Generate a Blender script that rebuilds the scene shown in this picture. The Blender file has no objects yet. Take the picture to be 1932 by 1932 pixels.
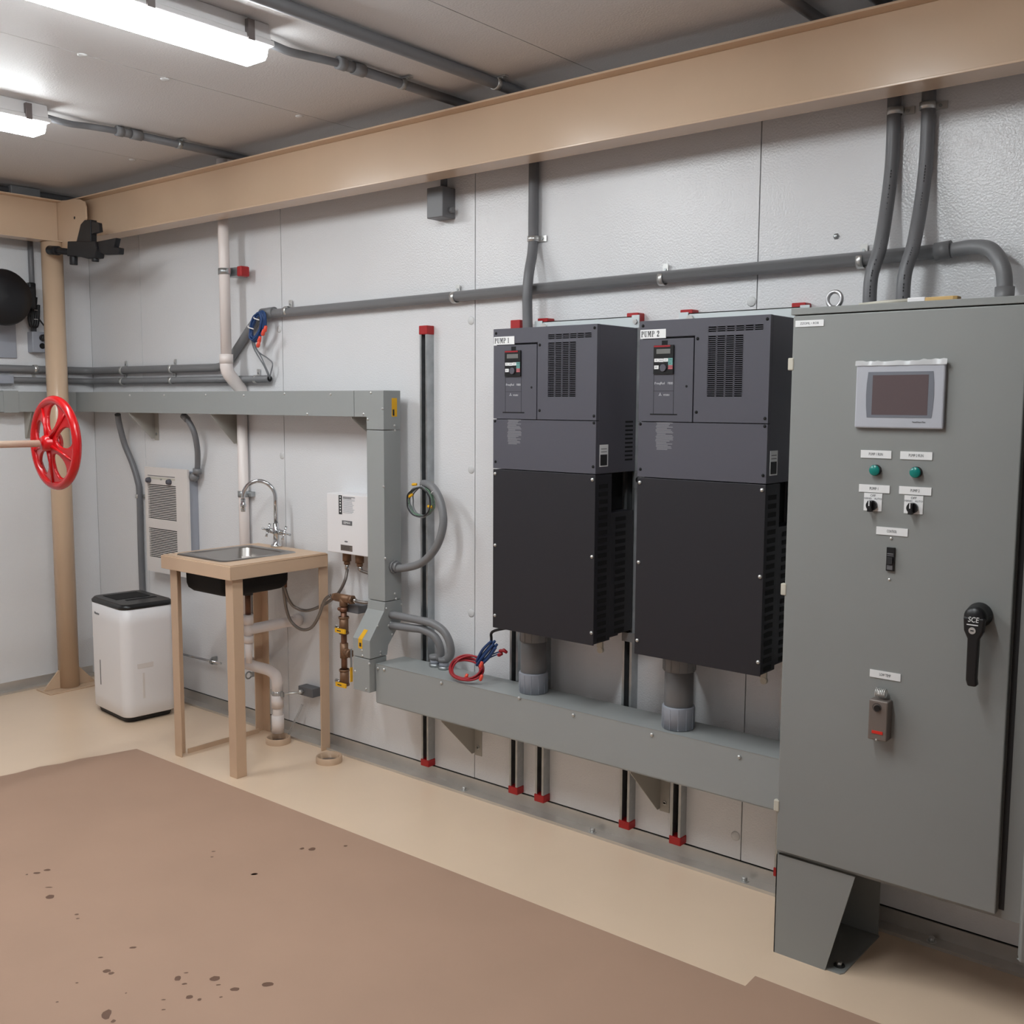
import bpy, bmesh, math, random
from mathutils import Vector, Matrix

random.seed(7)
D = bpy.data
SC = bpy.context.scene
COL = SC.collection

# ------------------------------------------------------------------ camera
CAM = Vector((5.76, -3.135, 1.607))
FPX = 1963.4
YAW, PITCH, ROLL = -0.69164, -0.104139, -0.0050355
_f = Vector((math.sin(YAW) * math.cos(PITCH), math.cos(YAW) * math.cos(PITCH), math.sin(PITCH)))
_r = Vector((math.cos(YAW), -math.sin(YAW), 0))
_d = _f.cross(_r)
RIGHT = math.cos(ROLL) * _r + math.sin(ROLL) * _d
DOWN = -math.sin(ROLL) * _r + math.cos(ROLL) * _d
cam_data = D.cameras.new('camera')
cam_data.sensor_width = 36.0
cam_data.lens = FPX / 1932.0 * 36.0
cam_data.clip_start = 0.05
cam = D.objects.new('camera', cam_data)
COL.objects.link(cam)
cam.matrix_world = Matrix((
    (RIGHT.x, -DOWN.x, -_f.x, CAM.x),
    (RIGHT.y, -DOWN.y, -_f.y, CAM.y),
    (RIGHT.z, -DOWN.z, -_f.z, CAM.z),
    (0, 0, 0, 1)))
SC.camera = cam

# ------------------------------------------------------------------ world, exposure
world = D.worlds.new('world')
SC.world = world
world.use_nodes = True
world.node_tree.nodes['Background'].inputs[0].default_value = (0.5, 0.5, 0.55, 1)
world.node_tree.nodes['Background'].inputs[1].default_value = 0.05
SC.view_settings.view_transform = 'Standard'
SC.view_settings.look = 'None'
SC.view_settings.gamma = 1.0
SC.view_settings.exposure = 0.0
SC.view_settings.use_curve_mapping = False
LAMP_STRENGTH = 43.0          # the fluorescent diffusers light the whole room
LAMP_COLOR = (0.945, 1.0, 1.02)


def W(u, v, x=None, y=None, z=None):
    """Measured photo coordinate -> world point on a known plane."""
    d = RIGHT * (u - 966) + DOWN * (v - 966) + _f * FPX
    if x is not None:
        t = (x - CAM.x) / d.x
    elif y is not None:
        t = (y - CAM.y) / d.y
    else:
        t = (z - CAM.z) / d.z
    return CAM + d * t


# ------------------------------------------------------------------ materials
def lin(c):
    return tuple(((x / 255) / 12.92 if x / 255 <= 0.04045 else ((x / 255 + 0.055) / 1.055) ** 2.4) for x in c)


def mat(name, rgb, rough=0.5, metal=0.0, bump=0.0, bscale=200.0, var=0.0, vscale=6.0, detail=2.0, spec=0.5, coat=0.0):
    m = D.materials.new(name)
    m.use_nodes = True
    nt = m.node_tree
    b = nt.nodes['Principled BSDF']
    c = lin(rgb)
    b.inputs['Base Color'].default_value = (*c, 1)
    b.inputs['Roughness'].default_value = rough
    b.inputs['Metallic'].default_value = metal
    b.inputs['Specular IOR Level'].default_value = spec
    if coat:
        b.inputs['Coat Weight'].default_value = coat
        b.inputs['Coat Roughness'].default_value = 0.15
    tc = nt.nodes.new('ShaderNodeTexCoord')
    if var > 0:
        n = nt.nodes.new('ShaderNodeTexNoise')
        n.inputs['Scale'].default_value = vscale
        n.inputs['Detail'].default_value = 5
        nt.links.new(tc.outputs['Object'], n.inputs['Vector'])
        r = nt.nodes.new('ShaderNodeMapRange')
        r.inputs['From Min'].default_value = 0.3
        r.inputs['From Max'].default_value = 0.7
        r.inputs['To Min'].default_value = 1 - var
        r.inputs['To Max'].default_value = 1 + var
        nt.links.new(n.outputs['Fac'], r.inputs['Value'])
        mx = nt.nodes.new('ShaderNodeVectorMath')
        mx.operation = 'SCALE'
        mx.inputs[0].default_value = c
        nt.links.new(r.outputs['Result'], mx.inputs['Scale'])
        nt.links.new(mx.outputs[0], b.inputs['Base Color'])
    if bump > 0:
        n = nt.nodes.new('ShaderNodeTexNoise')
        n.inputs['Scale'].default_value = bscale
        n.inputs['Detail'].default_value = detail
        nt.links.new(tc.outputs['Object'], n.inputs['Vector'])
        bp = nt.nodes.new('ShaderNodeBump')
        bp.inputs['Strength'].default_value = bump
        bp.inputs['Distance'].default_value = 0.002
        nt.links.new(n.outputs['Fac'], bp.inputs['Height'])
        nt.links.new(bp.outputs[0], b.inputs['Normal'])
    return m


def emis(name, rgb, s):
    m = D.materials.new(name)
    m.use_nodes = True
    b = m.node_tree.nodes['Principled BSDF']
    b.inputs['Base Color'].default_value = (0.9, 0.9, 0.9, 1)
    b.inputs['Emission Color'].default_value = (*rgb, 1)
    b.inputs['Emission Strength'].default_value = s
    return m


M = {}
M['wall'] = mat('embossed_white_panel', (228, 228, 230), 0.25, bump=0.7, bscale=155, detail=1.5, var=0.015, vscale=1.5)
M['groove'] = mat('panel_gap', (40, 37, 36), 0.8)
M['ceil'] = mat('embossed_ceiling_panel', (216, 214, 214), 0.5, bump=0.6, bscale=155, detail=1.5, spec=0.3)
M['floor'] = mat('beige_floor_paint', (234, 208, 181), 0.27, bump=0.04, bscale=14, var=0.03, vscale=2.0)
M['paper'] = mat('brown_floor_paper', (178, 146, 125), 0.62, bump=0.12, bscale=9, var=0.035, vscale=2.2, spec=0.3)
M['stain'] = mat('wet_spot', (112, 82, 66), 0.5)
M['stem'] = mat('stem_paint', (226, 204, 182), 0.35)
M['bracket'] = mat('bracket_grey', (172, 168, 160), 0.4)
M['alu'] = mat('aluminium_channel', (205, 200, 194), 0.34, 0.6, var=0.1, vscale=5, bump=0.05, bscale=40)
M['beige'] = mat('beige_enamel', (208, 180, 153), 0.23, bump=0.06, bscale=50, var=0.02)
M['tan'] = mat('tan_table_paint', (208, 178, 150), 0.45, bump=0.08, bscale=40, var=0.03)
M['black'] = mat('black_paint', (15, 15, 20), 0.5)
M['blackpl'] = mat('black_plastic', (22, 22, 24), 0.35)
M['dark'] = mat('dark_void', (9, 9, 12), 0.8)
M['red'] = mat('red_enamel', (196, 12, 20), 0.25, coat=0.3)
M['redcap'] = mat('red_plastic_cap', (170, 24, 28), 0.4)
M['white'] = mat('white_plastic', (238, 235, 236), 0.35)
M['offwhite'] = mat('ivory_enamel', (226, 219, 215), 0.4)
M['pvcw'] = mat('white_pvc', (236, 226, 222), 0.35)
M['pvcg'] = mat('grey_pvc', (124, 124, 126), 0.42, var=0.03, vscale=10)
M['pvcd'] = mat('dark_grey_pvc', (112, 112, 115), 0.42, var=0.03, vscale=10)
M['collar'] = mat('light_grey_pvc', (158, 162, 172), 0.45)
M['trough'] = mat('grey_enamel', (155, 158, 157), 0.42, var=0.01)
M['cab'] = mat('cabinet_grey', (145, 147, 145), 0.42, bump=0.04, bscale=160, var=0.01)
M['galv'] = mat('galvanised', (176, 180, 182), 0.35, 0.85, var=0.12, vscale=22)
M['rail'] = mat('zinc_plate', (205, 212, 214), 0.38, 0.6)
M['chrome'] = mat('chrome', (205, 207, 210), 0.12, 1.0)
M['forged'] = mat('forged_zinc', (205, 205, 208), 0.35, 0.8)
M['steel'] = mat('stainless', (170, 166, 162), 0.3, 1.0, bump=0.03, bscale=90)
M['screw'] = mat('screw_zinc', (212, 212, 210), 0.3, 0.75)
M['copper'] = mat('copper', (120, 82, 62), 0.42, 0.45, var=0.15, vscale=25)
M['brass'] = mat('bronze_fitting', (130, 98, 74), 0.44, 0.4, var=0.12, vscale=30)
M['braid'] = mat('braided_hose', (140, 134, 130), 0.35, 0.8, bump=0.5, bscale=420)
M['yellow'] = mat('yellow_label', (236, 178, 20), 0.45)
M['drive'] = mat('charcoal_drive', (84, 83, 92), 0.5, bump=0.05, bscale=300)
M['drive2'] = mat('black_drive_cover', (35, 34, 40), 0.5, bump=0.05, bscale=300)
M['plate'] = mat('white_label', (242, 242, 242), 0.45)
M['ink'] = mat('black_ink', (40, 40, 42), 0.6)
M['inkg'] = mat('grey_ink', (105, 105, 108), 0.6)
M['inkw'] = mat('white_ink', (205, 205, 210), 0.5)
M['dimw'] = mat('dim_print', (128, 127, 132), 0.5)
M['teal'] = mat('green_lens', (0, 128, 120), 0.25)
M['hmi'] = mat('panel_bezel', (186, 188, 196), 0.4)
M['hmig'] = mat('panel_bezel_dark', (118, 121, 130), 0.45)
M['screen'] = mat('lcd_off', (98, 84, 86), 0.16)
M['taupe'] = mat('taupe_case', (128, 118, 112), 0.4, 0.3)
M['redglow'] = mat('red_window', (225, 50, 40), 0.3)
M['blue'] = mat('blue_wire', (36, 68, 118), 0.45)
M['redw'] = mat('red_wire', (158, 24, 36), 0.4)
M['orange'] = mat('orange_nut', (236, 84, 62), 0.45)
M['greyw'] = mat('grey_wire', (120, 122, 126), 0.4)
M['greenw'] = mat('green_wire', (96, 128, 104), 0.45)
M['hinge'] = mat('cream_hinge', (205, 200, 186), 0.5)
M['wood'] = mat('bristle_tan', (206, 170, 110), 0.6)
M['teal2'] = mat('key_teal', (110, 165, 160), 0.5)
M['pink'] = mat('key_red', (190, 105, 110), 0.5)
M['lcdg'] = mat('lcd_grey', (118, 118, 116), 0.3)
M['lamp'] = emis('lit_diffuser', LAMP_COLOR, LAMP_STRENGTH)
M['lamphouse'] = mat('lamp_housing', (228, 226, 226), 0.45)
M['clip'] = mat('lamp_clip', (120, 112, 110), 0.4, 0.5)
M['plug'] = mat('white_plug', (214, 214, 214), 0.4)
M['clear'] = mat('clear_tube', (225, 225, 225), 0.1)
_b = M['clear'].node_tree.nodes['Principled BSDF']
_b.inputs['Transmission Weight'].default_value = 0.9
M['film'] = mat('clear_film', (245, 245, 246), 0.25)
M['film'].node_tree.nodes['Principled BSDF'].inputs['Transmission Weight'].default_value = 0.45


# ------------------------------------------------------------------ mesh builder
class MB:
    def __init__(self):
        self.v, self.f, self.mi, self.sm = [], [], [], []
        self.mats = []
        self.xf = None

    def m(self, k):
        if k not in self.mats:
            self.mats.append(k)
        return self.mats.index(k)

    def add(self, verts, faces, k, smooth=False):
        o = len(self.v)
        for p in verts:
            p = Vector(p)
            if self.xf is not None:
                p = self.xf @ p
            self.v.append(p)
        i = self.m(k)
        for f in faces:
            self.f.append(tuple(o + a for a in f))
            self.mi.append(i)
            self.sm.append(smooth)
        return self

    def box(self, a, b, k):
        x0, y0, z0 = [min(a[i], b[i]) for i in range(3)]
        x1, y1, z1 = [max(a[i], b[i]) for i in range(3)]
        vs = [(x0, y0, z0), (x1, y0, z0), (x1, y1, z0), (x0, y1, z0), (x0, y0, z1), (x1, y0, z1), (x1, y1, z1), (x0, y1, z1)]
        return self.add(vs, [(0, 3, 2, 1), (4, 5, 6, 7), (0, 1, 5, 4), (1, 2, 6, 5), (2, 3, 7, 6), (3, 0, 4, 7)], k)

    def prism(self, poly, axis, d0, d1, k, smooth=False):
        """polygon in the two other axes (in x,y,z order) extruded along axis."""
        n = len(poly)
        vs = []
        for d in (d0, d1):
            for p in poly:
                q = [p[0], p[1]]
                q.insert(axis, d)
                vs.append(q)
        fs = [tuple(range(n - 1, -1, -1)), tuple(range(n, 2 * n))]
        o = len(self.f)
        self.add(vs, fs, k)
        self.add(vs, [(i, (i + 1) % n, n + (i + 1) % n, n + i) for i in range(n)], k, smooth)
        return self

    def frame(self, p, d):
        d = d.normalized()
        a = Vector((0, 0, 1)) if abs(d.z) < 0.9 else Vector((1, 0, 0))
        s = d.cross(a).normalized()
        return s, s.cross(d).normalized()

    def cyl(self, p0, p1, r, k, n=20, r1=None, cap=True, smooth=True):
        p0, p1 = Vector(p0), Vector(p1)
        r1 = r if r1 is None else r1
        s, t = self.frame(p0, p1 - p0)
        vs = []
        for p, rr in ((p0, r), (p1, r1)):
            for i in range(n):
                a = 2 * math.pi * i / n
                vs.append(p + (s * math.cos(a) + t * math.sin(a)) * rr)
        self.add(vs, [(i, (i + 1) % n, n + (i + 1) % n, n + i) for i in range(n)], k, smooth)
        if cap:
            self.add(vs, [tuple(range(n - 1, -1, -1)), tuple(range(n, 2 * n))], k)
        return self

    def ring(self, c, d, r, w, th, k, n=28):
        """flat band: outer radius r, wall th, width w along d."""
        c, d = Vector(c), Vector(d).normalized()
        s, t = self.frame(c, d)
        vs = []
        for rr, o in ((r, -w / 2), (r, w / 2), (r - th, w / 2), (r - th, -w / 2)):
            for i in range(n):
                a = 2 * math.pi * i / n
                vs.append(c + d * o + (s * math.cos(a) + t * math.sin(a)) * rr)
        fs = []
        for j in range(4):
            jj = (j + 1) % 4
            for i in range(n):
                ii = (i + 1) % n
                fs.append((j * n + i, j * n + ii, jj * n + ii, jj * n + i))
        return self.add(vs, fs, k, True)

    def torus(self, c, d, R, r, k, n=40, m=12, sx=1.0):
        c, d = Vector(c), Vector(d).normalized()
        s, t = self.frame(c, d)
        vs, fs = [], []
        for i in range(n):
            a = 2 * math.pi * i / n
            e = s * math.cos(a) * sx + t * math.sin(a)
            for j in range(m):
                b = 2 * math.pi * j / m
                vs.append(c + e * (R + r * math.cos(b)) + d * r * math.sin(b))
        for i in range(n):
            for j in range(m):
                fs.append((i * m + j, ((i + 1) % n) * m + j, ((i + 1) % n) * m + (j + 1) % m, i * m + (j + 1) % m))
        return self.add(vs, fs, k, True)

    def sphere(self, c, r, k, n=16, sc=(1, 1, 1)):
        c = Vector(c)
        vs, fs = [], []
        m = n // 2
        for i in range(m + 1):
            th = math.pi * i / m
            for j in range(n):
                ph = 2 * math.pi * j / n
                vs.append(c + Vector((r * sc[0] * math.sin(th) * math.cos(ph), r * sc[1] * math.sin(th) * math.sin(ph), r * sc[2] * math.cos(th))))
        for i in range(m):
            for j in range(n):
                fs.append((i * n + j, i * n + (j + 1) % n, (i + 1) * n + (j + 1) % n, (i + 1) * n + j))
        return self.add(vs, fs, k, True)

    def lathe(self, prof, o, d, k, n=28):
        """prof: list of (r, h) along direction d from o."""
        o, d = Vector(o), Vector(d).normalized()
        s, t = self.frame(o, d)
        vs, fs = [], []
        for r, h in prof:
            for i in range(n):
                a = 2 * math.pi * i / n
                vs.append(o + d * h + (s * math.cos(a) + t * math.sin(a)) * max(r, 1e-5))
        for q in range(len(prof) - 1):
            for i in range(n):
                ii = (i + 1) % n
                fs.append((q * n + i, q * n + ii, (q + 1) * n + ii, (q + 1) * n + i))
        return self.add(vs, fs, k, True)

    def tube(self, pts, r, k, n=14, cap=True):
        pts = [Vector(p) for p in pts]
        vs, fs = [], []
        up = None
        N = len(pts)
        for i, p in enumerate(pts):
            t = (pts[min(i + 1, N - 1)] - pts[max(i - 1, 0)]).normalized()
            if up is None:
                up, _ = self.frame(p, t)
            s = (up - t * up.dot(t)).normalized()
            up = s
            b = t.cross(s)
            rr = r[i] if isinstance(r, (list, tuple)) else r
            for j in range(n):
                a = 2 * math.pi * j / n
                vs.append(p + (s * math.cos(a) + b * math.sin(a)) * rr)
        for i in range(N - 1):
            for j in range(n):
                fs.append((i * n + j, i * n + (j + 1) % n, (i + 1) * n + (j + 1) % n, (i + 1) * n + j))
        self.add(vs, fs, k, True)
        if cap:
            self.add(vs, [tuple(range(n - 1, -1, -1)), tuple(range((N - 1) * n, N * n))], k)
        return self

    def text(self, s, o, xd, zd, size, k, ext=0.0004, align='CENTER', width=None, shear=0.0):
        """text on a face: origin o (centre), xd reading direction, zd up."""
        cu = D.curves.new('t', 'FONT')
        cu.body = s
        cu.size = size
        cu.extrude = ext
        cu.align_x = align
        cu.align_y = 'CENTER'
        cu.shear = shear
        cu.resolution_u = 3
        ob = D.objects.new('t', cu)
        me = D.meshes.new_from_object(ob)
        xd, zd = Vector(xd).normalized(), Vector(zd).normalized()
        nd = xd.cross(zd)
        o = Vector(o)
        sx = 1.0
        if width and me.vertices:
            xs = [v.co.x for v in me.vertices]
            sx = width / max(max(xs) - min(xs), 1e-6)
        vs = [o + xd * v.co.x * sx + zd * v.co.y + nd * v.co.z for v in me.vertices]
        self.add(vs, [tuple(p.vertices) for p in me.polygons], k)
        D.objects.remove(ob)
        D.curves.remove(cu)
        D.meshes.remove(me)
        return self

    def build(self, name, parent=None, bevel=0.0, seg=2):
        me = D.meshes.new(name)
        base = Vector((0, 0, 0))
        if parent is not None:
            base = root_loc(parent)
        me.from_pydata([tuple(p - base) for p in self.v], [], self.f)
        for k in self.mats:
            me.materials.append(M[k])
        for i, p in enumerate(me.polygons):
            p.material_index = self.mi[i]
            p.use_smooth = self.sm[i]
        me.update()
        bm = bmesh.new()
        bm.from_mesh(me)
        bmesh.ops.remove_doubles(bm, verts=bm.verts, dist=1e-6)
        bmesh.ops.recalc_face_normals(bm, faces=bm.faces)
        bm.to_mesh(me)
        bm.free()
        ob = D.objects.new(name, me)
        COL.objects.link(ob)
        if parent is not None:
            ob.parent = parent
        if bevel > 0:
            md = ob.modifiers.new('bevel', 'BEVEL')
            md.width = bevel
            md.segments = seg
            md.limit_method = 'ANGLE'
            md.angle_limit = math.radians(50)
            md.harden_normals = False
        return ob


def root_loc(o):
    p = Vector((0, 0, 0))
    while o is not None:
        p += o.location
        o = o.parent
    return p


def thing(name, label, cat, loc, group=None):
    o = D.objects.new(name, None)
    COL.objects.link(o)
    o.location = Vector(loc)
    o.empty_display_size = 0.05
    return tag(o, label, cat, group)


def tag(o, label, cat, group=None):
    o['label'] = label
    o['category'] = cat
    if group:
        o['group'] = group
    return o


def struct(ob):
    ob['kind'] = 'structure'
    return ob


def lab(o, label):
    o['label'] = label
    return o


def arc_path(pts, rad, n=7):
    """polyline with rounded corners."""
    pts = [Vector(p) for p in pts]
    out = [pts[0]]
    for i in range(1, len(pts) - 1):
        a, b, c = pts[i - 1], pts[i], pts[i + 1]
        d1, d2 = (a - b), (c - b)
        r = min(rad, d1.length * 0.49, d2.length * 0.49)
        p, q = b + d1.normalized() * r, b + d2.normalized() * r
        for j in range(n + 1):
            t = j / n
            out.append(p * (1 - t) ** 2 + b * 2 * t * (1 - t) + q * t * t)
    out.append(pts[-1])
    return out


def spline(pts, n=8, closed=False):
    pts = [Vector(p) for p in pts]
    out = []
    N = len(pts)
    rng = range(N) if closed else range(N - 1)
    for i in rng:
        if closed:
            p0, p1, p2, p3 = pts[i - 1], pts[i], pts[(i + 1) % N], pts[(i + 2) % N]
        else:
            p0, p1, p2, p3 = pts[max(i - 1, 0)], pts[i], pts[i + 1], pts[min(i + 2, N - 1)]
        for j in range(n):
            t = j / n
            out.append(0.5 * ((2 * p1) + (p2 - p0) * t + (2 * p0 - 5 * p1 + 4 * p2 - p3) * t * t + (3 * p1 - p0 - 3 * p2 + p3) * t ** 3))
    if not closed:
        out.append(pts[-1])
    return out


def screw_at(p, d, parent, r=0.006, h=0.004, k='screw', name='screw'):
    b = MB()
    p, d = Vector(p), Vector(d).normalized()
    b.lathe([(r, -0.0005), (r, h * 0.35), (r * 0.75, h * 0.85), (0, h)], p, d, k, 12)
    return b.build(name, parent)


X, Y, Z = Vector((1, 0, 0)), Vector((0, 1, 0)), Vector((0, 0, 1))
NY = Vector((0, -1, 0))

# ================================================================== STRUCTURE
RX, RY, RZ = 7.4, -4.5, 2.75
SEAMS = [0.0, 0.535, 1.752, 2.969, 4.187, 5.404, 6.621, RX]
b = MB()
for a, c in zip(SEAMS[:-1], SEAMS[1:]):
    b.box((a + 0.002, 0, 0.056), (c - 0.002, 0.03, RZ), 'wall')
b.box((-0.1, 0.025, -0.05), (RX + 0.1, 0.1, RZ + 0.1), 'groove')
struct(b.build('wall_back'))
b = MB()
b.box((-0.1, RY, -0.05), (0, 0.0, RZ), 'wall')
struct(b.build('wall_left'))
b = MB()
b.box((RX, RY, -0.05), (RX + 0.1, 0.0, RZ), 'wall')
struct(b.build('wall_right'))
b = MB()
b.box((-0.1, RY - 0.1, -0.05), (RX + 0.1, RY, RZ), 'wall')
struct(b.build('wall_front'))
b = MB()
b.box((-0.1, RY - 0.1, -0.1), (RX + 0.1, 0.1, 0.0), 'floor')
struct(b.build('floor'))
b = MB()
cs = [0.0, 1.15, 2.37, 3.59, 4.81, 6.03, RX]
for a, c in zip(cs[:-1], cs[1:]):
    b.box((a + 0.002, RY, RZ), (c - 0.002, 0.0, RZ + 0.03), 'ceil')
b.box((-0.1, RY - 0.1, RZ + 0.025), (RX + 0.1, 0.1, RZ + 0.1), 'groove')
struct(b.build('ceiling'))

# aluminium sill channel along the wall foot
b = MB()
b.prism([(0, 0.0), (0, 0.052), (-0.006, 0.052), (-0.006, 0.006), (-0.062, 0.006), (-0.062, 0.011), (-0.066, 0.011), (-0.066, 0.0)], 0, 0.0, RX, 'alu')
sill = struct(b.build('baseboard_back'))
b = MB()
for u, v in ((875, 1490), (1120, 1567), (1403, 1662), (1760, 1772)):
    q = W(u, v, z=0.008)
    b.cyl((q.x, -0.036, 0.005), (q.x, -0.036, 0.02), 0.009, 'screw', 6)
    b.cyl((q.x, -0.036, 0.005), (q.x, -0.036, 0.008), 0.015, 'screw', 14)
b.build('anchor_bolt', sill)
b = MB()
b.prism([(0, 0.0), (0, 0.052), (0.006, 0.052), (0.006, 0.006), (0.062, 0.006), (0.062, 0.011), (0.066, 0.011), (0.066, 0.0)], 1, RY, -0.07, 'alu')
struct(b.build('baseboard_left'))

# brown paper floor cover, two sheets
def stain_poly(b, u, v, w, h, z):
    n = 11
    ph = random.random() * 6
    vs = []
    for i in range(n):
        a = 2 * math.pi * i / n
        k = 0.8 + 0.3 * random.random()
        tilt = -0.3 * math.cos(a)
        q = W(u + w / 2 * math.cos(a) * k, v + h / 2 * (math.sin(a) * k + tilt), z=z)
        vs.append((q.x, q.y, z))
    b.add(vs, [tuple(range(n))], 'stain')


b = MB()
left_edge = [(258, 1414), (200, 1425), (150, 1433), (120, 1441), (75, 1448), (30, 1460), (0, 1466)]
edge = [W(u, v, z=0.0) for u, v in left_edge]
poly = [(7.2, -0.612)] + [(4.526, -0.613), (3.284, -0.618)] + [(p.x, p.y) for p in edge] + [(1.25, -2.2), (1.2, -4.4), (7.2, -4.4)]
b.prism(poly, 2, 0.0026, 0.0034, 'paper')
S = 3.45
for bx, by, w, h in [(695, 938, 62, 26), (725, 953, 42, 18), (1158, 985, 48, 36), (1212, 950, 32, 9), (1200, 1022, 40, 12), (1400, 987, 70, 34),
                     (1420, 1028, 34, 10), (1530, 1057, 66, 24), (1740, 1025, 80, 34), (1232, 1108, 50, 24), (1298, 1124, 32, 20), (692, 1222, 74, 64),
                     (738, 1265, 38, 22), (325, 455, 66, 26), (308, 280, 48, 13), (243, 300, 50, 13), (175, 310, 18, 8), (1657, 308, 50, 10), (320, 393, 52, 6),
                     (865, 785, 50, 14), (1065, 1125, 32, 8), (1065, 1190, 32, 9), (655, 850, 38, 9), (500, 570, 30, 10), (505, 597, 26, 9), (1438, 1108, 24, 10),
                     (1390, 160, 30, 8), (1380, 195, 26, 7), (820, 1082, 14, 9), (500, 1015, 20, 8), (372, 1140, 24, 10)]:
    stain_poly(b, bx / S, 1560 + by / S, w / S, h / S, 0.0037)
for u, v, w, h in [(570, 1601, 10, 4), (589, 1602, 14, 6), (480, 1649, 14, 4), (652, 1596, 8, 3)]:
    stain_poly(b, u, v, w, h, 0.0037)
tag(b.build('floor_paper'), 'large brown paper floor covering with scattered dark wet spots', 'paper')
b = MB()
b.prism([(4.516, -0.545), (7.1, -0.53), (7.1, -0.95), (4.53, -0.95)], 2, 0.0006, 0.0014, 'paper')
tag(b.build('floor_paper'), 'lower paper sheet showing as a strip in front of the control cabinet foot', 'paper')

# wall plugs
for u, v, lb in [(889, 605, 'white plastic plug on the wall just left of pump 1 drive, top one'),
                 (889, 886, 'white plastic plug on the wall beside the middle of pump 1 drive'),
                 (889, 1157, 'white plastic plug on the wall above the red wire bundle'),
                 (1418, 569, 'white plastic plug on the wall above pump 2 drive'),
                 (1388, 1577, 'white plastic plug low on the wall left of the cabinet leg'),
                 (527, 621, 'white plastic plug on the wall right of the blue wire coil'),
                 (532, 860, 'white plastic plug on the wall above the faucet')]:
    q = W(u, v, y=0)
    b = MB()
    b.lathe([(0.0165, 0), (0.0165, 0.0012), (0.013, 0.003), (0, 0.0036)], q, NY, 'plug', 20)
    tag(b.build('wall_plug'), lb, 'plug', 'white plugs along the wall panel seams')
for u, v, lb in [(155, 103, 'small white ceiling clip below the left end of the lit lamp'),
                 (311, 149, 'small white ceiling clip below the middle of the lit lamp'),
                 (565, 219, 'small white ceiling clip nearest the beam'),
                 (250, 301, 'small white ceiling clip below the left lamp conduit')]:
    q = W(u, v, z=RZ)
    b = MB()
    b.lathe([(0.016, 0), (0.016, 0.002), (0.012, 0.005), (0, 0.006)], q, -Z, 'plug', 18)
    tag(b.build('ceiling_plug'), lb, 'plug', 'white clips along the ceiling seams')
q = W(1578, 446, y=0)
b = MB()
b.lathe([(0.01, 0), (0.01, 0.003), (0.006, 0.008), (0, 0.008)], q, NY, 'galv', 6)
tag(b.build('wall_bolt'), 'single small bolt head on the bare wall above the long conduit', 'bolt')

# ================================================================== BEAMS AND COLUMN
def ibeam(b, axis, c, a0, a1, z0, z1, w, tf, tw, k, inset=0.0):
    h = w / 2
    for lo, hi, half in ((z0, z0 + tf, h), (z1 - tf, z1, h), (z0 + tf, z1 - tf, tw / 2)):
        if axis == 0:
            b.box((a0, c - half, lo), (a1, c + half, hi), k)
        else:
            b.box((c - half, a0, lo), (c + half, a1, hi), k)


BZ0, BZ1 = 2.458, 2.677
b = MB()
b.box((0.285, -0.26, BZ0), (RX - 0.01, -0.155, BZ0 + 0.007), 'beige')
b.box((0.245, -0.26, BZ1 - 0.007), (RX - 0.01, -0.155, BZ1), 'beige')
b.box((0.245, -0.211, BZ0 + 0.007), (RX - 0.01, -0.204, BZ1 - 0.007), 'beige')
tag(b.build('steel_beam', None, 0.0015), 'long beige steel I-beam running along the wall above the pump drives', 'beam')
t = thing('steel_beam', 'beige steel I-beam at left running over the round column', 'beam', (0.184, -2.5, BZ0))
b = MB()
ibeam(b, 1, 0.184, RY + 0.01, -0.272, BZ0, BZ1, 0.105, 0.007, 0.007, 'beige')
b.build('beam_section', t, 0.0015)
b = MB()
pl = [(95, 380), (124, 378), (140, 376), (151, 376), (159, 380), (162, 390), (163, 412), (158, 424), (147, 452), (134, 469), (112, 470), (112, 458), (95, 455)]
b.prism([(W(u, v, y=-0.268).x, W(u, v, y=-0.268).z) for u, v in pl], 1, -0.271, -0.262, 'beige')
q = W(141, 411, y=-0.27)
b.cyl(q + NY * 0.0005, q + NY * 0.002, 0.008, 'ink', 12)
b.build('end_plate', t, 0.001)

t = thing('steel_column', 'beige round steel column with gusseted foot in the corner', 'column', (0.184, -0.308, 0))
b = MB()
b.cyl((0.184, -0.308, 0.0095), (0.184, -0.308, BZ0 - 0.001), 0.055, 'beige', 36)
b.build('pipe', t)
b = MB()
b.box((0.104, -0.458, 0.0), (0.264, -0.158, 0.009), 'beige')
b.build('base_plate', t, 0.002)
for ang in (90, 270):
    b = MB()
    b.xf = Matrix.Translation((0.184, -0.308, 0)) @ Matrix.Rotation(math.radians(ang), 4, 'Z')
    b.prism([(0.05, 0.01), (0.145, 0.01), (0.145, 0.016), (0.06, 0.11), (0.05, 0.11)], 1, -0.005, 0.005, 'beige')
    b.build('gusset', t)

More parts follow.
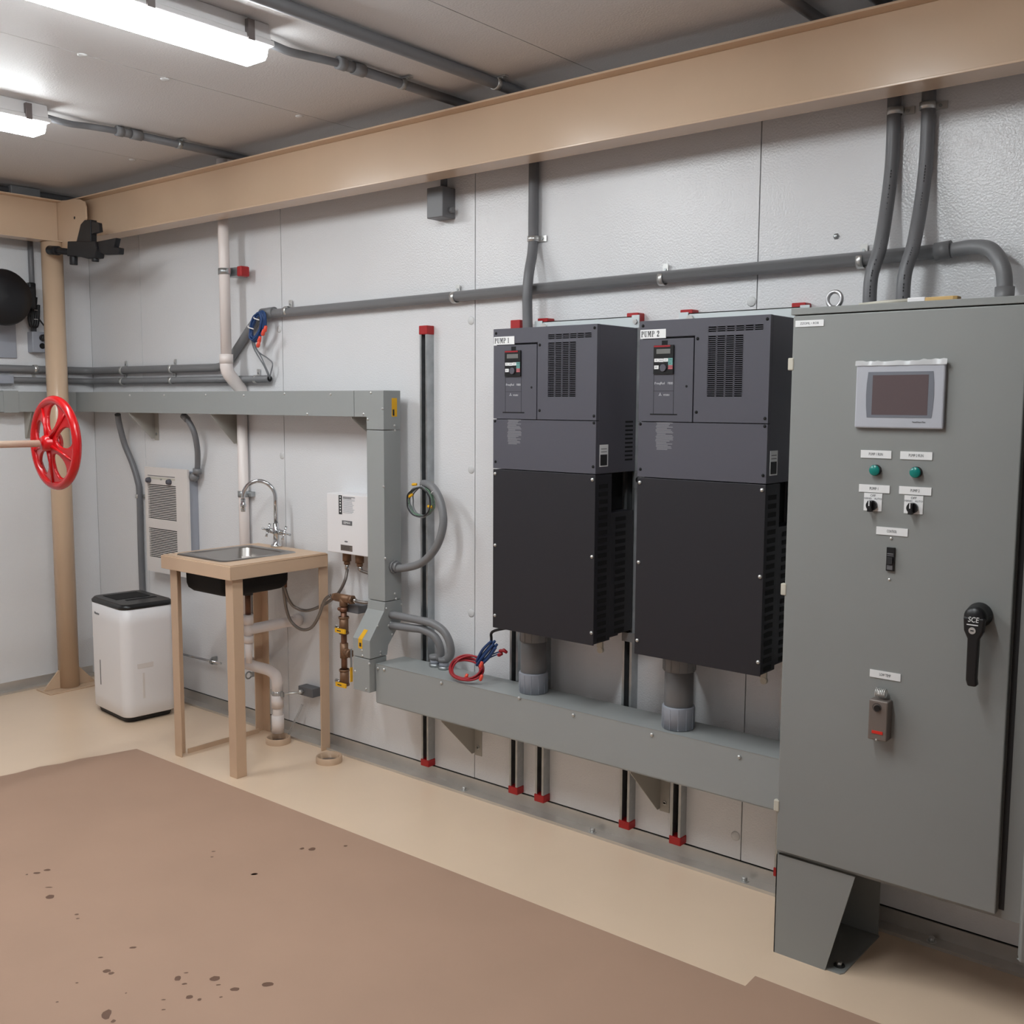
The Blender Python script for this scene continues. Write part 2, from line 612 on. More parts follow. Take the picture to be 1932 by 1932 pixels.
# black beam clamp at the beam junction
t = thing('beam_clamp', 'black metal clamp hanging at the joint of the two beams', 'clamp', W(160, 470, y=-0.36))
CY = -0.36
def cprism(b, pts, y0, y1, k):
    b.prism([(W(u, v, y=CY).x, W(u, v, y=CY).z) for u, v in pts], 1, y0, y1, k)
b = MB()
cprism(b, [(149, 457), (157, 424), (164, 416), (176, 415), (176, 457)], -0.375, -0.34, 'black')
b.build('upright', t, 0.003)
b = MB()
cprism(b, [(178, 418), (191, 421), (193, 438), (178, 442)], -0.375, -0.355, 'black')
b.build('side_block', t, 0.002)
b = MB()
cprism(b, [(134, 456), (186, 456), (189, 468), (186, 487), (172, 489), (152, 484), (133, 484)], -0.38, -0.33, 'black')
b.build('yoke', t, 0.004)
b = MB()
cprism(b, [(187, 456), (222, 449), (218, 466), (228, 468), (227, 480), (200, 481), (188, 474)], -0.37, -0.34, 'black')
b.build('jaw', t, 0.004)
b = MB()
b.cyl(W(94, 471, y=CY), W(135, 476, y=CY), 0.017, 'black', 16)
b.cyl(W(94, 472, y=CY), W(110, 473, y=CY), 0.024, 'black', 16)
b.build('shaft', t)
for u, v0, v1, r in ((139, 482, 500, 0.02), (180, 486, 494, 0.018)):
    b = MB()
    b.cyl(W(u, v0, y=CY), W(u, v1, y=CY), r, 'black', 16)
    b.build('knob', t, 0.003)

# ================================================================== HAND WHEEL
WC = Vector((1.513, -1.0, 1.432))
t = thing('handwheel', 'bright red five-spoke valve handwheel on a beige horizontal stem', 'wheel', (WC.x, -2.6, 0))
b = MB()
N5 = 90
R1, R0 = 0.192, 0.155
# web with five oval openings
ov = []
for i in range(5):
    a = math.radians(84 + 72 * i)
    ov.append((0.107 * math.cos(a), 0.107 * math.sin(a), a))
bmw = bmesh.new()
def radial(a):
    # inside an oval opening?
    return None
rings = 60
na = 360
vs, fs = [], []
def hole(x, z):
    for ox, oz, a in ov:
        dx, dz = x - ox, z - oz
        rr = dx * math.cos(a) + dz * math.sin(a)
        tt = -dx * math.sin(a) + dz * math.cos(a)
        wid = 0.041 + 0.13 * rr
        if (rr / 0.053) ** 2 + (tt / max(wid, 0.02)) ** 2 < 1:
            return True
    return False
for i in range(rings + 1):
    r = 0.02 + (0.172 - 0.02) * i / rings
    for j in range(na):
        a = 2 * math.pi * j / na
        vs.append((WC.x + r * math.cos(a), WC.y - 0.022 * (1 - i / rings) , WC.z + r * math.sin(a)))
for i in range(rings):
    for j in range(na):
        r = 0.02 + (0.172 - 0.02) * (i + .5) / rings
        a = 2 * math.pi * (j + .5) / na
        if not hole(r * math.cos(a), r * math.sin(a)):
            fs.append((i * na + j, i * na + (j + 1) % na, (i + 1) * na + (j + 1) % na, (i + 1) * na + j))
b.add(vs, fs, 'red', True)
ob = b.build('wheel_web', t)
md = ob.modifiers.new('solid', 'SOLIDIFY')
md.thickness = 0.014
md.offset = 0
md2 = ob.modifiers.new('smooth', 'SMOOTH')
md2.iterations = 6
b = MB()
b.torus(WC, Y, 0.179, 0.0185, 'red', 64, 14)
b.build('rim', t)
for i in range(5):
    a = math.radians(84 + 36 + 72 * i)
    e = Vector((math.cos(a), 0, math.sin(a)))
    b = MB()
    b.tube([WC + e * 0.03 + NY * 0.03, WC + e * 0.1 + NY * 0.018, WC + e * 0.165 + NY * 0.01], [0.009, 0.006, 0.005], 'red', 10)
    b.build('spoke_rib', t)
b = MB()
b.lathe([(0, -0.06), (0.026, -0.058), (0.033, -0.048), (0.034, -0.02), (0.045, -0.005), (0.045, 0.012), (0, 0.014)], WC, Y, 'red', 24)
b.build('hub', t)
b = MB()
b.cyl((WC.x, WC.y - 0.07, WC.z), (WC.x, -2.62, WC.z), 0.0145, 'stem', 20)
b.build('stem', t)
b = MB()
b.cyl((WC.x, -2.6, 0), (WC.x, -2.6, WC.z + 0.05), 0.045, 'beige', 24)
b.cyl((WC.x, -2.6, 0), (WC.x, -2.6, 0.012), 0.1, 'beige', 24)
b.build('floor_stand', t)

# ================================================================== CEILING LIGHTS
def light(x, yend, label, length=1.3):
    t = thing('ceiling_light', label, 'light', (x, yend - length / 2, RZ), 'fluorescent lamps across the ceiling')
    y0, y1 = yend - length, yend
    b = MB()
    b.prism([(x - 0.058, RZ), (x - 0.068, RZ - 0.05), (x + 0.068, RZ - 0.05), (x + 0.058, RZ)], 1, y0 + 0.006, y1 - 0.006, 'lamphouse')
    b.prism([(x - 0.074, RZ - 0.05), (x - 0.078, RZ - 0.068), (x + 0.078, RZ - 0.068), (x + 0.074, RZ - 0.05)], 1, y0, y1, 'lamphouse')
    b.build('housing', t, 0.004)
    b = MB()
    b.prism([(x - 0.062, RZ - 0.0678), (x - 0.054, RZ - 0.095), (x - 0.044, RZ - 0.106), (x + 0.044, RZ - 0.106), (x + 0.054, RZ - 0.095), (x + 0.062, RZ - 0.0678)], 1, y0 + 0.008, y1 - 0.012, 'lamp')
    lab(b.build('diffuser', t, 0.004), 'glowing white diffuser')
    for yy in (y1 - 0.09, y1 - 0.42, y0 + 0.42, y0 + 0.09):
        for s in (1, -1):
            b = MB()
            b.box((x + s * 0.066, yy - 0.012, RZ - 0.072), (x + s * 0.083, yy + 0.012, RZ - 0.012), 'clip')
            b.build('clip', t, 0.001)
    return t


light(3.02, -1.06, 'large lit tubular ceiling lamp at the top, nearer the camera')
light(1.63, -1.06, 'lit tubular ceiling lamp cut off by the left edge')
light(4.42, -1.06, 'lit tubular ceiling lamp above the pump drives, out of the picture')


def strap(b, p, d, side, r, k='screw'):
    """one-hole conduit strap around p (axis d), ear towards side."""
    p, d, side = Vector(p), Vector(d).normalized(), Vector(side).normalized()
    b.ring(p, d, r + 0.003, 0.02, 0.003, k, 24)
    o = side * (r + 0.012)
    n = d.cross(side).normalized()
    back = n if n.y > 0 or (abs(n.y) < 0.1 and (n.z > 0 or n.x < 0)) else -n
    c = p + o + back * (r - 0.002)
    ux, uy, uz = side * 0.019, d * 0.0105, back * 0.0018
    vs = [c + sx * ux + sy * uy + sz * uz for sx in (-1, 1) for sy in (-1, 1) for sz in (-1, 1)]
    b.add(vs, [(0, 1, 3, 2), (4, 6, 7, 5), (0, 4, 5, 1), (2, 3, 7, 6), (0, 2, 6, 4), (1, 5, 7, 3)], k)
    b.cyl(c - back * 0.001, c - back * 0.005, 0.005, 'galv', 8)


def conduit(name, label, path, r, k, straps=(), couplings=(), cat='conduit', group=None, rad=0.08, flex=None):
    """straps: (point, axis, side); couplings: (p0, p1)"""
    t = thing(name, label, cat, path[0], group)
    b = MB()
    b.tube(path, r, k, 16)
    b.build('pipe', t)
    for p, d, s in straps:
        b = MB()
        strap(b, p, d, s, r)
        b.build('strap', t)
    for p0, p1 in couplings:
        b = MB()
        b.cyl(p0, p1, r * 1.22, 'pvcg', 20)
        b.build('coupling', t)
    return t


# lamp feeds on the ceiling
def lamp_feed(x, label):
    z = RZ - 0.022
    t = thing('lamp_conduit', label, 'conduit', (x, -0.5, RZ), 'lamp feed conduits')
    b = MB()
    b.tube(spline([(x, -1.065, RZ - 0.028), (x - 0.004, -1.0, RZ - 0.032), (x - 0.018, -0.93, RZ - 0.03), (x - 0.028, -0.86, z), (x - 0.012, -0.79, z), (x - 0.004, -0.74, z)], 8), 0.013, 'pvcd', 14)
    b.build('flexible_hose', t)
    b = MB()
    for y0, y1, r in ((-0.745, -0.715, 0.021), (-0.715, -0.68, 0.018), (-0.68, -0.63, 0.021)):
        b.cyl((x, y0, z), (x, y1, z), r, 'pvcg', 20)
    b.build('coupling', t)
    b = MB()
    b.cyl((x, -0.64, z), (x, -0.035, z), 0.0165, 'pvcd', 18)
    b.build('pipe', t)
    b = MB()
    strap(b, (x, -0.45, z), Y, X, 0.0165, 'galv')
    b.build('strap', t)


lamp_feed(3.02, 'grey conduit feeding the nearer lamp across the ceiling to the wall')
lamp_feed(1.63, 'grey conduit feeding the left lamp across the ceiling')
lamp_feed(4.42, 'grey conduit of the third lamp, stub showing above the beam at top right')

# ================================================================== CONDUITS ON THE WALL
# long conduit with offset, from the left wall to the cabinet top
cy = -0.024
P1 = [W(0, 693, x=0.024), Vector((0.024, -0.03, 0)), W(200, 700, y=cy), W(425, 693, y=cy)]
zA = W(100, 697, x=0.024).z
zA2 = W(300, 697, y=cy).z
path = [Vector((0.024, -3.6, zA)), Vector((0.024, cy, (zA + zA2) / 2))]
path += [Vector((W(425, 693, y=cy).x, cy, zA2)), W(489, 594, y=-0.03)]
zl = 2.029
xr = 4.815
path += [Vector((xr, -0.03, zl + 0.015)), ]
pp = arc_path(path, 0.09, 8)
# U-bend down into the cabinet top
c0 = Vector((4.80, -0.03, zl + 0.0148))
bend = [c0, Vector((4.86, -0.05, 2.045)), Vector((4.915, -0.075, 2.03)), Vector((4.95, -0.095, 1.985)), Vector((4.962, -0.1, 1.935)), Vector((4.963, -0.1, 1.86))]
pp = pp[:-1] + spline(bend, 8)
hd = X
conduit('long_conduit', 'long grey conduit crossing the wall above the drives and bending down to the cabinet', pp, 0.0205, 'pvcg',
        straps=[(W(u, v, y=-0.03), X, Z) for u, v in ((542, 587), (858, 561), (1250, 526), (1625, 492))] +
               [(Vector((W(u, 697, y=cy).x, cy, zA2)), X, Z) for u in (232, 325)] +
               [(Vector((0.024, W(66, 694, x=0.024).y, zA)), Y, -Z)],
        couplings=[(W(495, 592, y=-0.03), W(518, 589, y=-0.03)), (W(1765, 475, y=-0.03), W(1795, 470, y=-0.03)),
                   (Vector((4.963, -0.1, 1.872)), Vector((4.963, -0.1, 1.925)))])
# lower conduit
zB = W(100, 717, x=0.022).z
zB2 = W(330, 718, y=-0.022).z
xe = W(508, 714, y=-0.03).x
pb = arc_path([Vector((0.022, -3.6, zB)), Vector((0.022, -0.022, (zB + zB2) / 2)), Vector((xe, -0.028, zB2))], 0.09, 8)
t = conduit('open_conduit', 'lower grey conduit with open cut end where the blue wires come out', pb, 0.017, 'pvcg',
        straps=[(Vector((W(u, 717, y=-0.022).x, -0.024, zB2)), X, Z) for u in (232, 325, 484)])
b = MB()
b.cyl((xe - 0.002, -0.028, zB2), (xe + 0.0015, -0.028, zB2), 0.013, 'dark', 16)
b.build('opening', t)

# pump 1 feed: ceiling, over the beam, down the wall
cx = 3.279
pts = [Vector((cx, RY + 0.02, 2.729)), Vector((cx, -0.022, 2.729)), Vector((cx, -0.022, W(1007, 455, y=-0.022).z))]
lowp = [W(1006, 455, y=-0.022), W(1004, 480, y=-0.035), W(998, 515, y=-0.066), W(995, 550, y=-0.076), W(995, 585, y=-0.076), Vector((W(996, 600, y=-0.076).x, -0.076, 1.862))]
pa = arc_path(pts, 0.1, 8)[:-1] + spline(lowp, 6)
conduit('drive_conduit', 'grey conduit coming down the wall from the ceiling into pump 1 drive', pa, 0.019, 'pvcd',
        straps=[(W(1006, 451, y=-0.022), Z, X), (Vector((cx, -0.24, 2.729)), Y, X)])
# two conduits entering the cabinet
for k, (u0, um, ul, lbl, ceil) in enumerate((((1689, 200), (1660, 490), (1641, 575), 'left of the two grey conduits dropping from the ceiling into the cabinet', 4.612),
                                      ((1750, 190), (1712, 480), (1704, 568), 'right of the two grey conduits dropping from the ceiling into the cabinet', 4.71))):
    top = W(*u0, y=-0.022)
    xb = W(ul[0], ul[1], y=-0.13).x
    z3 = [1.862, 1.95, 2.05]
    pts = [Vector((ceil, RY + 0.02, 2.729)), Vector((ceil, -0.022, 2.729)), Vector((ceil + 0.004, -0.022, 2.40))]
    a = arc_path(pts, 0.1, 8)[:-1]
    low = [Vector((ceil + 0.004, -0.022, 2.40)), Vector((ceil + 0.004, -0.025, 2.30)), Vector((ceil + 0.004, -0.05, 2.18)), Vector((xb + 0.012, -0.1, 2.06)), Vector((xb, -0.128, 1.97)), Vector((xb, -0.13, 1.862))]
    t = conduit('cabinet_conduit', lbl, a + spline(low, 7), 0.0195, 'pvcd',
            straps=[(W(u0[0], u0[1] + 10, y=-0.022), Z, X)], couplings=[])
    b = MB()
    b.tube(a + spline(low, 7), 0.0195, 'pvcd', 16)
    random.seed(3 + k)
    sp = spline(low, 7)
    for i in range(8, len(sp) - 2, 1):
        for j in range(2):
            c = sp[i].lerp(sp[i + 1], j * 0.5 + 0.1)
            dd = (CAM - c).normalized()
            dd.z = 0
            if random.random() < 0.55:
                b.sphere(c + dd.normalized() * 0.0185, 0.0022, 'ink', 6, (1, 1, 2))
    for ch in list(t.children):
        if ch.name.startswith('pipe'):
            D.objects.remove(ch)
    b.build('pipe', t)

# conduit feeding the heater and one behind the dehumidifier
hp = [W(346, 784, y=-0.10), W(354, 792, y=-0.098), W(366, 815, y=-0.085), W(372, 845, y=-0.06), W(373, 868, y=-0.04), W(372, 886, y=-0.035), W(368, 900, y=-0.035)]
t = conduit('heater_conduit', 'short grey flexible conduit curving down to the wall heater', spline(hp, 6), 0.0145, 'pvcd', couplings=[(hp[0], hp[1] + Vector((0, 0, 0)))])
b = MB()
b.cyl(W(372, 884, y=-0.035), W(372, 894, y=-0.035), 0.022, 'pvcg', 20)
b.lathe([(0.0, -0.02), (0.022, -0.018), (0.024, 0.0), (0.02, 0.014), (0, 0.016)], W(367, 900, y=-0.04), X, 'pvcg', 18)
b.build('elbow_fitting', t)
hp = [W(222, 782, y=-0.10), W(225, 800, y=-0.08), W(235, 838, y=-0.045), W(249, 872, y=-0.026), W(259, 905, y=-0.021), W(263, 935, y=-0.02), W(266, 1050, y=-0.02), W(270, 1150, y=-0.02), W(275, 1260, y=-0.02)]
conduit('wall_conduit', 'grey conduit dropping from the wire trough behind the dehumidifier', spline(hp, 7), 0.0165, 'pvcd',
        straps=[(W(262, 936, y=-0.02), Z, X)])

# left wall conduit and boxes
zc = 2.726
t = thing('ceiling_conduit', 'grey conduit and junction box along the top of the left wall', 'conduit', (0.06, -0.4, zc))
b = MB()
b.cyl((0.05, RY + 0.02, zc), (0.05, -0.04, zc), 0.017, 'pvcd', 16)
b.build('pipe', t)
b = MB()
b.box((0.012, -0.47, zc - 0.032), (0.088, -0.31, zc + 0.022), 'pvcg')
b.build('junction_box', t, 0.004)
vy = -0.345
t = thing('outlet_box', 'grey outlet box with black plug on the left wall', 'outlet', (0.0, -0.33, 1.93))
b = MB()
b.box((0.0005, -0.375, 1.872), (0.062, -0.29, 1.985), 'collar')
b.build('box', t, 0.004)
for zz in (1.952, 1.908):
    b = MB()
    b.cyl((0.06, -0.322, zz), (0.0645, -0.322, zz), 0.016, 'blackpl', 18)
    b.build('receptacle', t)
b = MB()
b.cyl((0.02, vy, 1.985), (0.02, vy, 2.705), 0.0145, 'pvcd', 16)
lab(b.build('conduit', t), 'grey conduit rising from the box')
t = thing('wall_fan', 'black round wall fan at the left edge with its bracket', 'fan', (0.0, -0.5, 2.14))
b = MB()
b.lathe([(0, -0.05), (0.09, -0.045), (0.14, -0.015), (0.147, 0.02), (0.135, 0.05), (0.06, 0.075), (0, 0.08)], (0.16, -0.575, 2.145), X, 'black', 40)
b.build('fan_head', t)
b = MB()
b.box((0.06, -0.45, 2.10), (0.15, -0.385, 2.215), 'black')
b.box((0.02, -0.40, 2.17), (0.10, -0.36, 2.245), 'black')
b.box((0.001, -0.42, 2.08), (0.02, -0.34, 2.24), 'black')
b.build('bracket', t, 0.008)
b = MB()
b.cyl((0.1, -0.46, 2.08), (0.1, -0.4, 2.085), 0.02, 'black', 14)
b.build('motor_knob', t)
t = thing('power_cord', 'black bundled cord tied to the conduit and plugged into the outlet', 'cord', (0.06, -0.36, 2.0))
b = MB()
for o in (-0.012, 0.0, 0.012):
    b.tube(spline([(0.07, -0.365 + o, 2.17), (0.065, -0.37 + o, 2.1), (0.062, -0.375 + o, 2.05), (0.062, -0.365 + o, 2.012), (0.064, -0.355 + o, 2.05), (0.066, -0.35 + o, 2.13)], 6), 0.011, 'black', 10)
b.build('cord_bundle', t)
b = MB()
b.tube(spline([(0.06, -0.345, 2.07), (0.066, -0.318, 2.03), (0.09, -0.292, 1.985), (0.092, -0.288, 1.96), (0.078, -0.31, 1.953)], 6), 0.0045, 'black', 8)
b.build('lead', t)
b = MB()
b.cyl((0.066, -0.322, 1.952), (0.09, -0.315, 1.953), 0.019, 'blackpl', 16)
b.build('plug', t)
for zz in (2.1, 2.05, 2.13):
    b = MB()
    b.torus((0.05, -0.357, zz), Z, 0.026, 0.0015, 'white', 24, 6)
    b.build('cable_tie', t)
b = MB()
b.box((0.0005, -0.9, 1.838), (0.012, -0.44, 2.09), 'collar')
tag(b.build('wall_plate', None, 0.002), 'flat grey plate on the left wall below the fan', 'plate')
b = MB()
b.box((0.001, -0.75, zB - 0.026), (0.05, -0.478, zB + 0.022), 'collar')
tag(b.build('conduit_body', None, 0.006), 'light grey conduit access box at the left picture edge', 'box')

# junction box below the beam
t = thing('junction_box', 'small grey junction box on the wall just below the beam', 'box', W(828, 380, y=0))
x0, x1 = W(805, 412, y=-0.075).x, W(835, 418, y=-0.075).x
z0, z1 = W(805, 413, y=-0.075).z, W(805, 355, y=-0.075).z
b = MB()
b.box((x0, -0.075, z0), (x1, -0.0005, z1), 'pvcd')
b.build('box', t, 0.004)
b = MB()
b.cyl((x1 - 0.03, -0.035, z1), (x1 - 0.03, -0.035, RZ - 0.01), 0.014, 'pvcd', 16)
b.build('conduit', t)
b = MB()
b.cyl((x1, -0.03, z0 + 0.03), (x1 + 0.016, -0.03, z0 + 0.03), 0.011, 'pvcg', 14)
b.build('knob', t)

# ================================================================== WHITE VENT PIPE
xv = 1.4625
zs = [W(428, 680, x=xv), W(422, 430, x=xv)]
yu = -0.112
t = thing('vent_pipe', 'white plastic vent pipe running from beam level down behind the sink', 'pipe', (xv, -0.03, 0.45))
b = MB()
b.cyl((xv, yu, 1.80), (xv, yu, RZ - 0.002), 0.0255, 'pvcw', 28)
b.build('upper_pipe', t)
b = MB()
b.tube(arc_path([(xv, yu, 1.81), (xv, yu, 1.752), (xv, -0.0285, 1.665), (xv, -0.0285, 1.62)], 0.03, 6), 0.031, 'pvcw', 24)
b.build('offset_elbow', t)
b = MB()
b.cyl((xv, yu, 1.79), (xv, yu, 1.835), 0.0325, 'pvcw', 28)
b.build('coupling', t)
b = MB()
b.cyl((xv, -0.0285, 0.45), (xv, -0.0285, 1.66), 0.0255, 'pvcw', 28)
b.build('lower_pipe', t)
b = MB()
q = W(458, 932, y=-0.04)
b.ring((xv, -0.0285, q.z), Z, 0.0285, 0.03, 0.003, 'galv')
b.box((xv - 0.055, -0.025, q.z - 0.012), (xv + 0.055, -0.001, q.z + 0.012), 'galv')
b.build('clamp', t)
# strut stub with red cap and clamp
q = W(428, 513, x=xv)
zc = q.z
t = thing('strut_stub', 'short strut with red end cap clamping the white pipe near the beam', 'bracket', (xv, 0, zc))
b = MB()
b.box((xv - 0.03, -0.08, zc - 0.021), (xv + 0.092, -0.038, zc + 0.021), 'galv')
b.box((xv - 0.02, -0.04, zc - 0.021), (xv + 0.03, -0.0005, zc + 0.021), 'galv')
b.build('strut', t, 0.002)
b = MB()
b.box((xv + 0.058, -0.084, zc - 0.024), (xv + 0.095, -0.035, zc + 0.024), 'redcap')
b.build('end_cap', t, 0.006)
b = MB()
b.ring((xv, yu, zc), Z, 0.0285, 0.028, 0.003, 'galv')
b.box((xv - 0.042, yu - 0.006, zc - 0.013), (xv - 0.024, yu + 0.006, zc + 0.013), 'galv')
b.box((xv + 0.024, yu - 0.006, zc - 0.013), (xv + 0.042, yu + 0.006, zc + 0.013), 'galv')
b.build('pipe_clamp', t)

# ================================================================== WIRE TROUGH
TF, TB = -0.155, -0.058     # front and back faces
TZ0, TZ1 = 1.547, 1.657
VX0, VX1 = 2.498, 2.602     # vertical run
t = thing('wire_trough', 'grey square wire trough along both walls turning down beside the water heater', 'trough', (1.3, -0.1, 1.0))
b = MB()
b.box((0.092, TF, TZ0), (2.42, TB, TZ1), 'trough')
b.box((0.002, RY + 0.02, TZ0), (0.09, TB, TZ1), 'trough')
b.build('horizontal_run', t, 0.0015)
b = MB()
b.prism([(2.423, TZ0), (2.423, TZ1), (VX1, TZ1), (VX1, 1.495), (VX0, 1.495), (VX0, TZ0)], 1, TF, TB, 'trough')
b.build('elbow', t, 0.0015)
b = MB()
b.box((VX0, TF, 0.775), (VX1, TB, 1.492), 'trough')
b.build('vertical_run', t, 0.0015)
FO = -0.243
b = MB()
b.prism([(TF, 0.772), (TF - 0.006, 0.735), (FO, 0.622), (FO, 0.545), (-0.145, 0.545), (-0.138, 0.585), (-0.052, 0.69), (TB, 0.772)], 0, VX0, VX1, 'trough')
b.build('offset_section', t, 0.0015)
b = MB()
b.box((VX0, FO, 0.40), (VX1 - 0.004, -0.145, 0.542), 'trough')
b.build('end_section', t, 0.0015)
for u, v in ((245, 746), (310, 746), (388, 745), (460, 746), (537, 743), (624, 744), (700, 741), (722, 771), (686, 781), (694, 791), (724, 918), (727, 1053), (580, 781)):
    screw_at(W(u, v, y=TF), NY, t, 0.0055)
for u, v in ((744, 803), (745, 812), (745, 1120), (747, 1130), (757, 1140)):
    screw_at(W(u, v, x=VX1), X, t, 0.005)
for u, v in ((729, 1148), (713, 1181), (733, 1180), (737, 1175), (740, 1197), (718, 1230), (718, 1235)):
    q = W(u, v, x=VX1)
    screw_at(q, X, t, 0.005)
for u, v in ((697, 1252), (670, 1266), (691, 1300), (683, 1227), (684, 1237)):
    screw_at(W(u, v, y=FO), NY, t, 0.005)
b = MB()
q0, q1 = W(739, 751, x=VX1), W(749, 786, x=VX1)
b.box((VX1, q0.y, q1.z), (VX1 + 0.0008, q1.y, q0.z), 'yellow')
b.box((VX1, q0.y + 0.004, q1.z + 0.004), (VX1 + 0.0012, q0.y + 0.014, q1.z + 0.03), 'ink')
lab(b.build('warning_label', t), 'yellow warning sticker on the elbow')
b = MB()
q0, q1 = W(680, 1181, y=FO - 0.001), W(690, 1209, y=FO - 0.001)
b.box((VX0 + 0.034, FO - 0.0008, 0.582), (VX0 + 0.058, FO, 0.623), 'yellow')
e0, e1 = Vector((0, TF - 0.006, 0.735)), Vector((0, FO, 0.622))
dd = (e0 - e1).normalized()
nn = Vector((0, -dd.z, dd.y)) * 0.0008
if nn.y > 0:
    nn = -nn
vs = []
for a, xo in ((0.0, 0.034), (0.0, 0.058), (0.045, 0.066), (0.045, 0.042)):
    vs.append(Vector((VX0 + xo, 0, 0)) + e1 + dd * a + nn)
b.add(vs, [(0, 1, 2, 3)], 'yellow')
b.box((VX0 + 0.040, FO - 0.0012, 0.59), (VX0 + 0.052, FO, 0.606), 'ink')
lab(b.build('warning_label', t), 'yellow warning sticker on the offset')
b = MB()
q0, q1 = W(11, 751, x=0.09), W(26, 761, x=0.09)
b.box((0.09, q0.y, q1.z), (0.0908, q1.y, q0.z), 'yellow')
lab(b.build('warning_label', t), 'small yellow sticker on the left wall run')
b = MB()
q = W(30, 760, x=0.09)
b.box((0.002, -0.56, TZ0 - 0.004), (0.094, -0.48, TZ1 + 0.004), 'trough')
b.build('joint_sleeve', t, 0.001)

# triangular brackets under the trough
def tri_bracket(name, label, x, depth, ztop, zbot, k, hole=None, wide=0.0, y0=0.0):
    t = thing(name, label, 'bracket', (x, y0, zbot), 'triangular trough brackets')
    b = MB()
    b.prism([(y0 - 0.0005, ztop), (y0 - 0.0005, zbot), (y0 - 0.02, zbot), (y0 - depth, ztop - 0.008), (y0 - depth, ztop)], 0, x - 0.0015, x + 0.0015, 'bracket')
    b.build('web', t)
    b = MB()
    b.box((x, y0 - 0.003, zbot - 0.008), (x + 0.04 + wide, y0 - 0.0005, ztop), 'bracket')
    for zz in (zbot + 0.025, zbot + 0.028):
        b.cyl((x + 0.022, y0 - 0.003, zz), (x + 0.022, y0 - 0.008, zz), 0.006, 'screw', 8)
    b.build('wall_flange', t)


tri_bracket('support_bracket', 'grey triangular bracket under the trough above the wall heater', 0.636, 0.15, TZ0 - 0.001, 1.405, 'trough')
tri_bracket('support_bracket', 'grey triangular bracket under the trough just left of the white pipe', 1.38, 0.15, TZ0 - 0.001, 1.40, 'trough')
tri_bracket('support_bracket', 'grey triangular bracket tucked in the trough corner above the water heater', 2.40, 0.15, TZ0 - 0.001, 1.45, 'trough')

q = W(48, 800, x=0.01)
t = thing('support_bracket', 'grey bracket under the trough on the left wall, left of the red wheel', 'bracket', (0, q.y, 1.42))
b = MB()
b.prism([(0.001, 1.405), (0.02, 1.405), (0.085, 1.537), (0.085, TZ0 - 0.001), (0.001, TZ0 - 0.001)], 1, q.y - 0.0015, q.y + 0.0015, 'bracket')
b.build('web', t)
b = MB()
b.box((0.0005, q.y, 1.40), (0.003, q.y + 0.045, TZ0 - 0.001), 'bracket')
b.build('wall_flange', t)

# ================================================================== LOWER TRAY
LY0, LY1, LZ0, LZ1 = -0.212, -0.046, 0.352, 0.521
LX0, LX1 = 2.605, 4.49
t = thing('wire_tray', 'large grey square wire trough running below the drives into the cabinet', 'trough', (3.5, -0.13, LZ0))
b = MB()
b.box((LX0, LY0 + 0.002, LZ0), (LX1, LY1, LZ1 - 0.002), 'trough')
b.build('body', t, 0.001)
b = MB()
b.box((LX0 - 0.002, LY0, LZ0 + 0.004), (LX1, LY0 + 0.0025, LZ1), 'trough')
b.box((LX0 - 0.002, LY0, LZ1 - 0.0025), (LX1, LY1, LZ1), 'trough')
b.build('cover', t, 0.0022, 3)
for u, v in ((706, 1259), (725, 1263), (833, 1288), (980, 1317), (1082, 1349), (1230, 1386), (1395, 1428)):
    q = W(u, v, y=LY0)
    screw_at(Vector((max(q.x, LX0 + 0.012), LY0, q.z)), NY, t, 0.0065, 0.006)
tri_bracket('support_bracket', 'triangular bracket below the lower trough beside the tall strut', W(895, 1400, y=-0.003).x, 0.20, LZ0 - 0.001, W(896, 1420, y=-0.002).z, 'trough')
tri_bracket('support_bracket', 'triangular bracket below the lower trough near the cabinet', W(1245, 1500, y=-0.003).x, 0.20, LZ0 - 0.001, W(1245, 1525, y=-0.002).z, 'trough')

# ================================================================== STRUT CHANNELS
def strut(x, z0, z1, label):
    t = thing('strut_channel', label, 'strut', (x + 0.0205, 0, z0), 'upright strut channels on the wall')
    w, d, th, lip = 0.041, 0.041, 0.0026, 0.0095
    prof = [(x, -0.0005), (x + w, -0.0005), (x + w, -d), (x + w - lip, -d), (x + w - lip, -d + 0.007), (x + w - lip + th, -d + 0.007), (x + w - lip + th, -d + th), (x + w - th, -d + th), (x + w - th, -th),
            (x + th, -th), (x + th, -d + th), (x + lip - th, -d + th), (x + lip - th, -d + 0.007), (x + lip, -d + 0.007), (x + lip, -d), (x, -d)]
    b = MB()
    b.prism(prof, 2, z0, z1, 'galv')
    b.build('channel', t)
    b = MB()
    b.box((x + th, -th - 0.001, z0), (x + w - th, -th, z1), 'ink')
    zz = z0 + 0.03
    while zz < z1 - 0.05:
        b.box((x + 0.013, -th - 0.0016, zz), (x + w - 0.013, -th - 0.0008, zz + 0.026), 'inkg')
        zz += 0.05
    b.build('slotted_back', t)
    for a, c in ((z0 - 0.008, z0 + 0.022), (z1 - 0.022, z1 + 0.014)):
        b = MB()
        b.box((x - 0.003, -d - 0.003, a), (x + w + 0.003, -0.0005, c), 'redcap')
        lab(b.build('end_cap', t, 0.003), 'red plastic end cap')


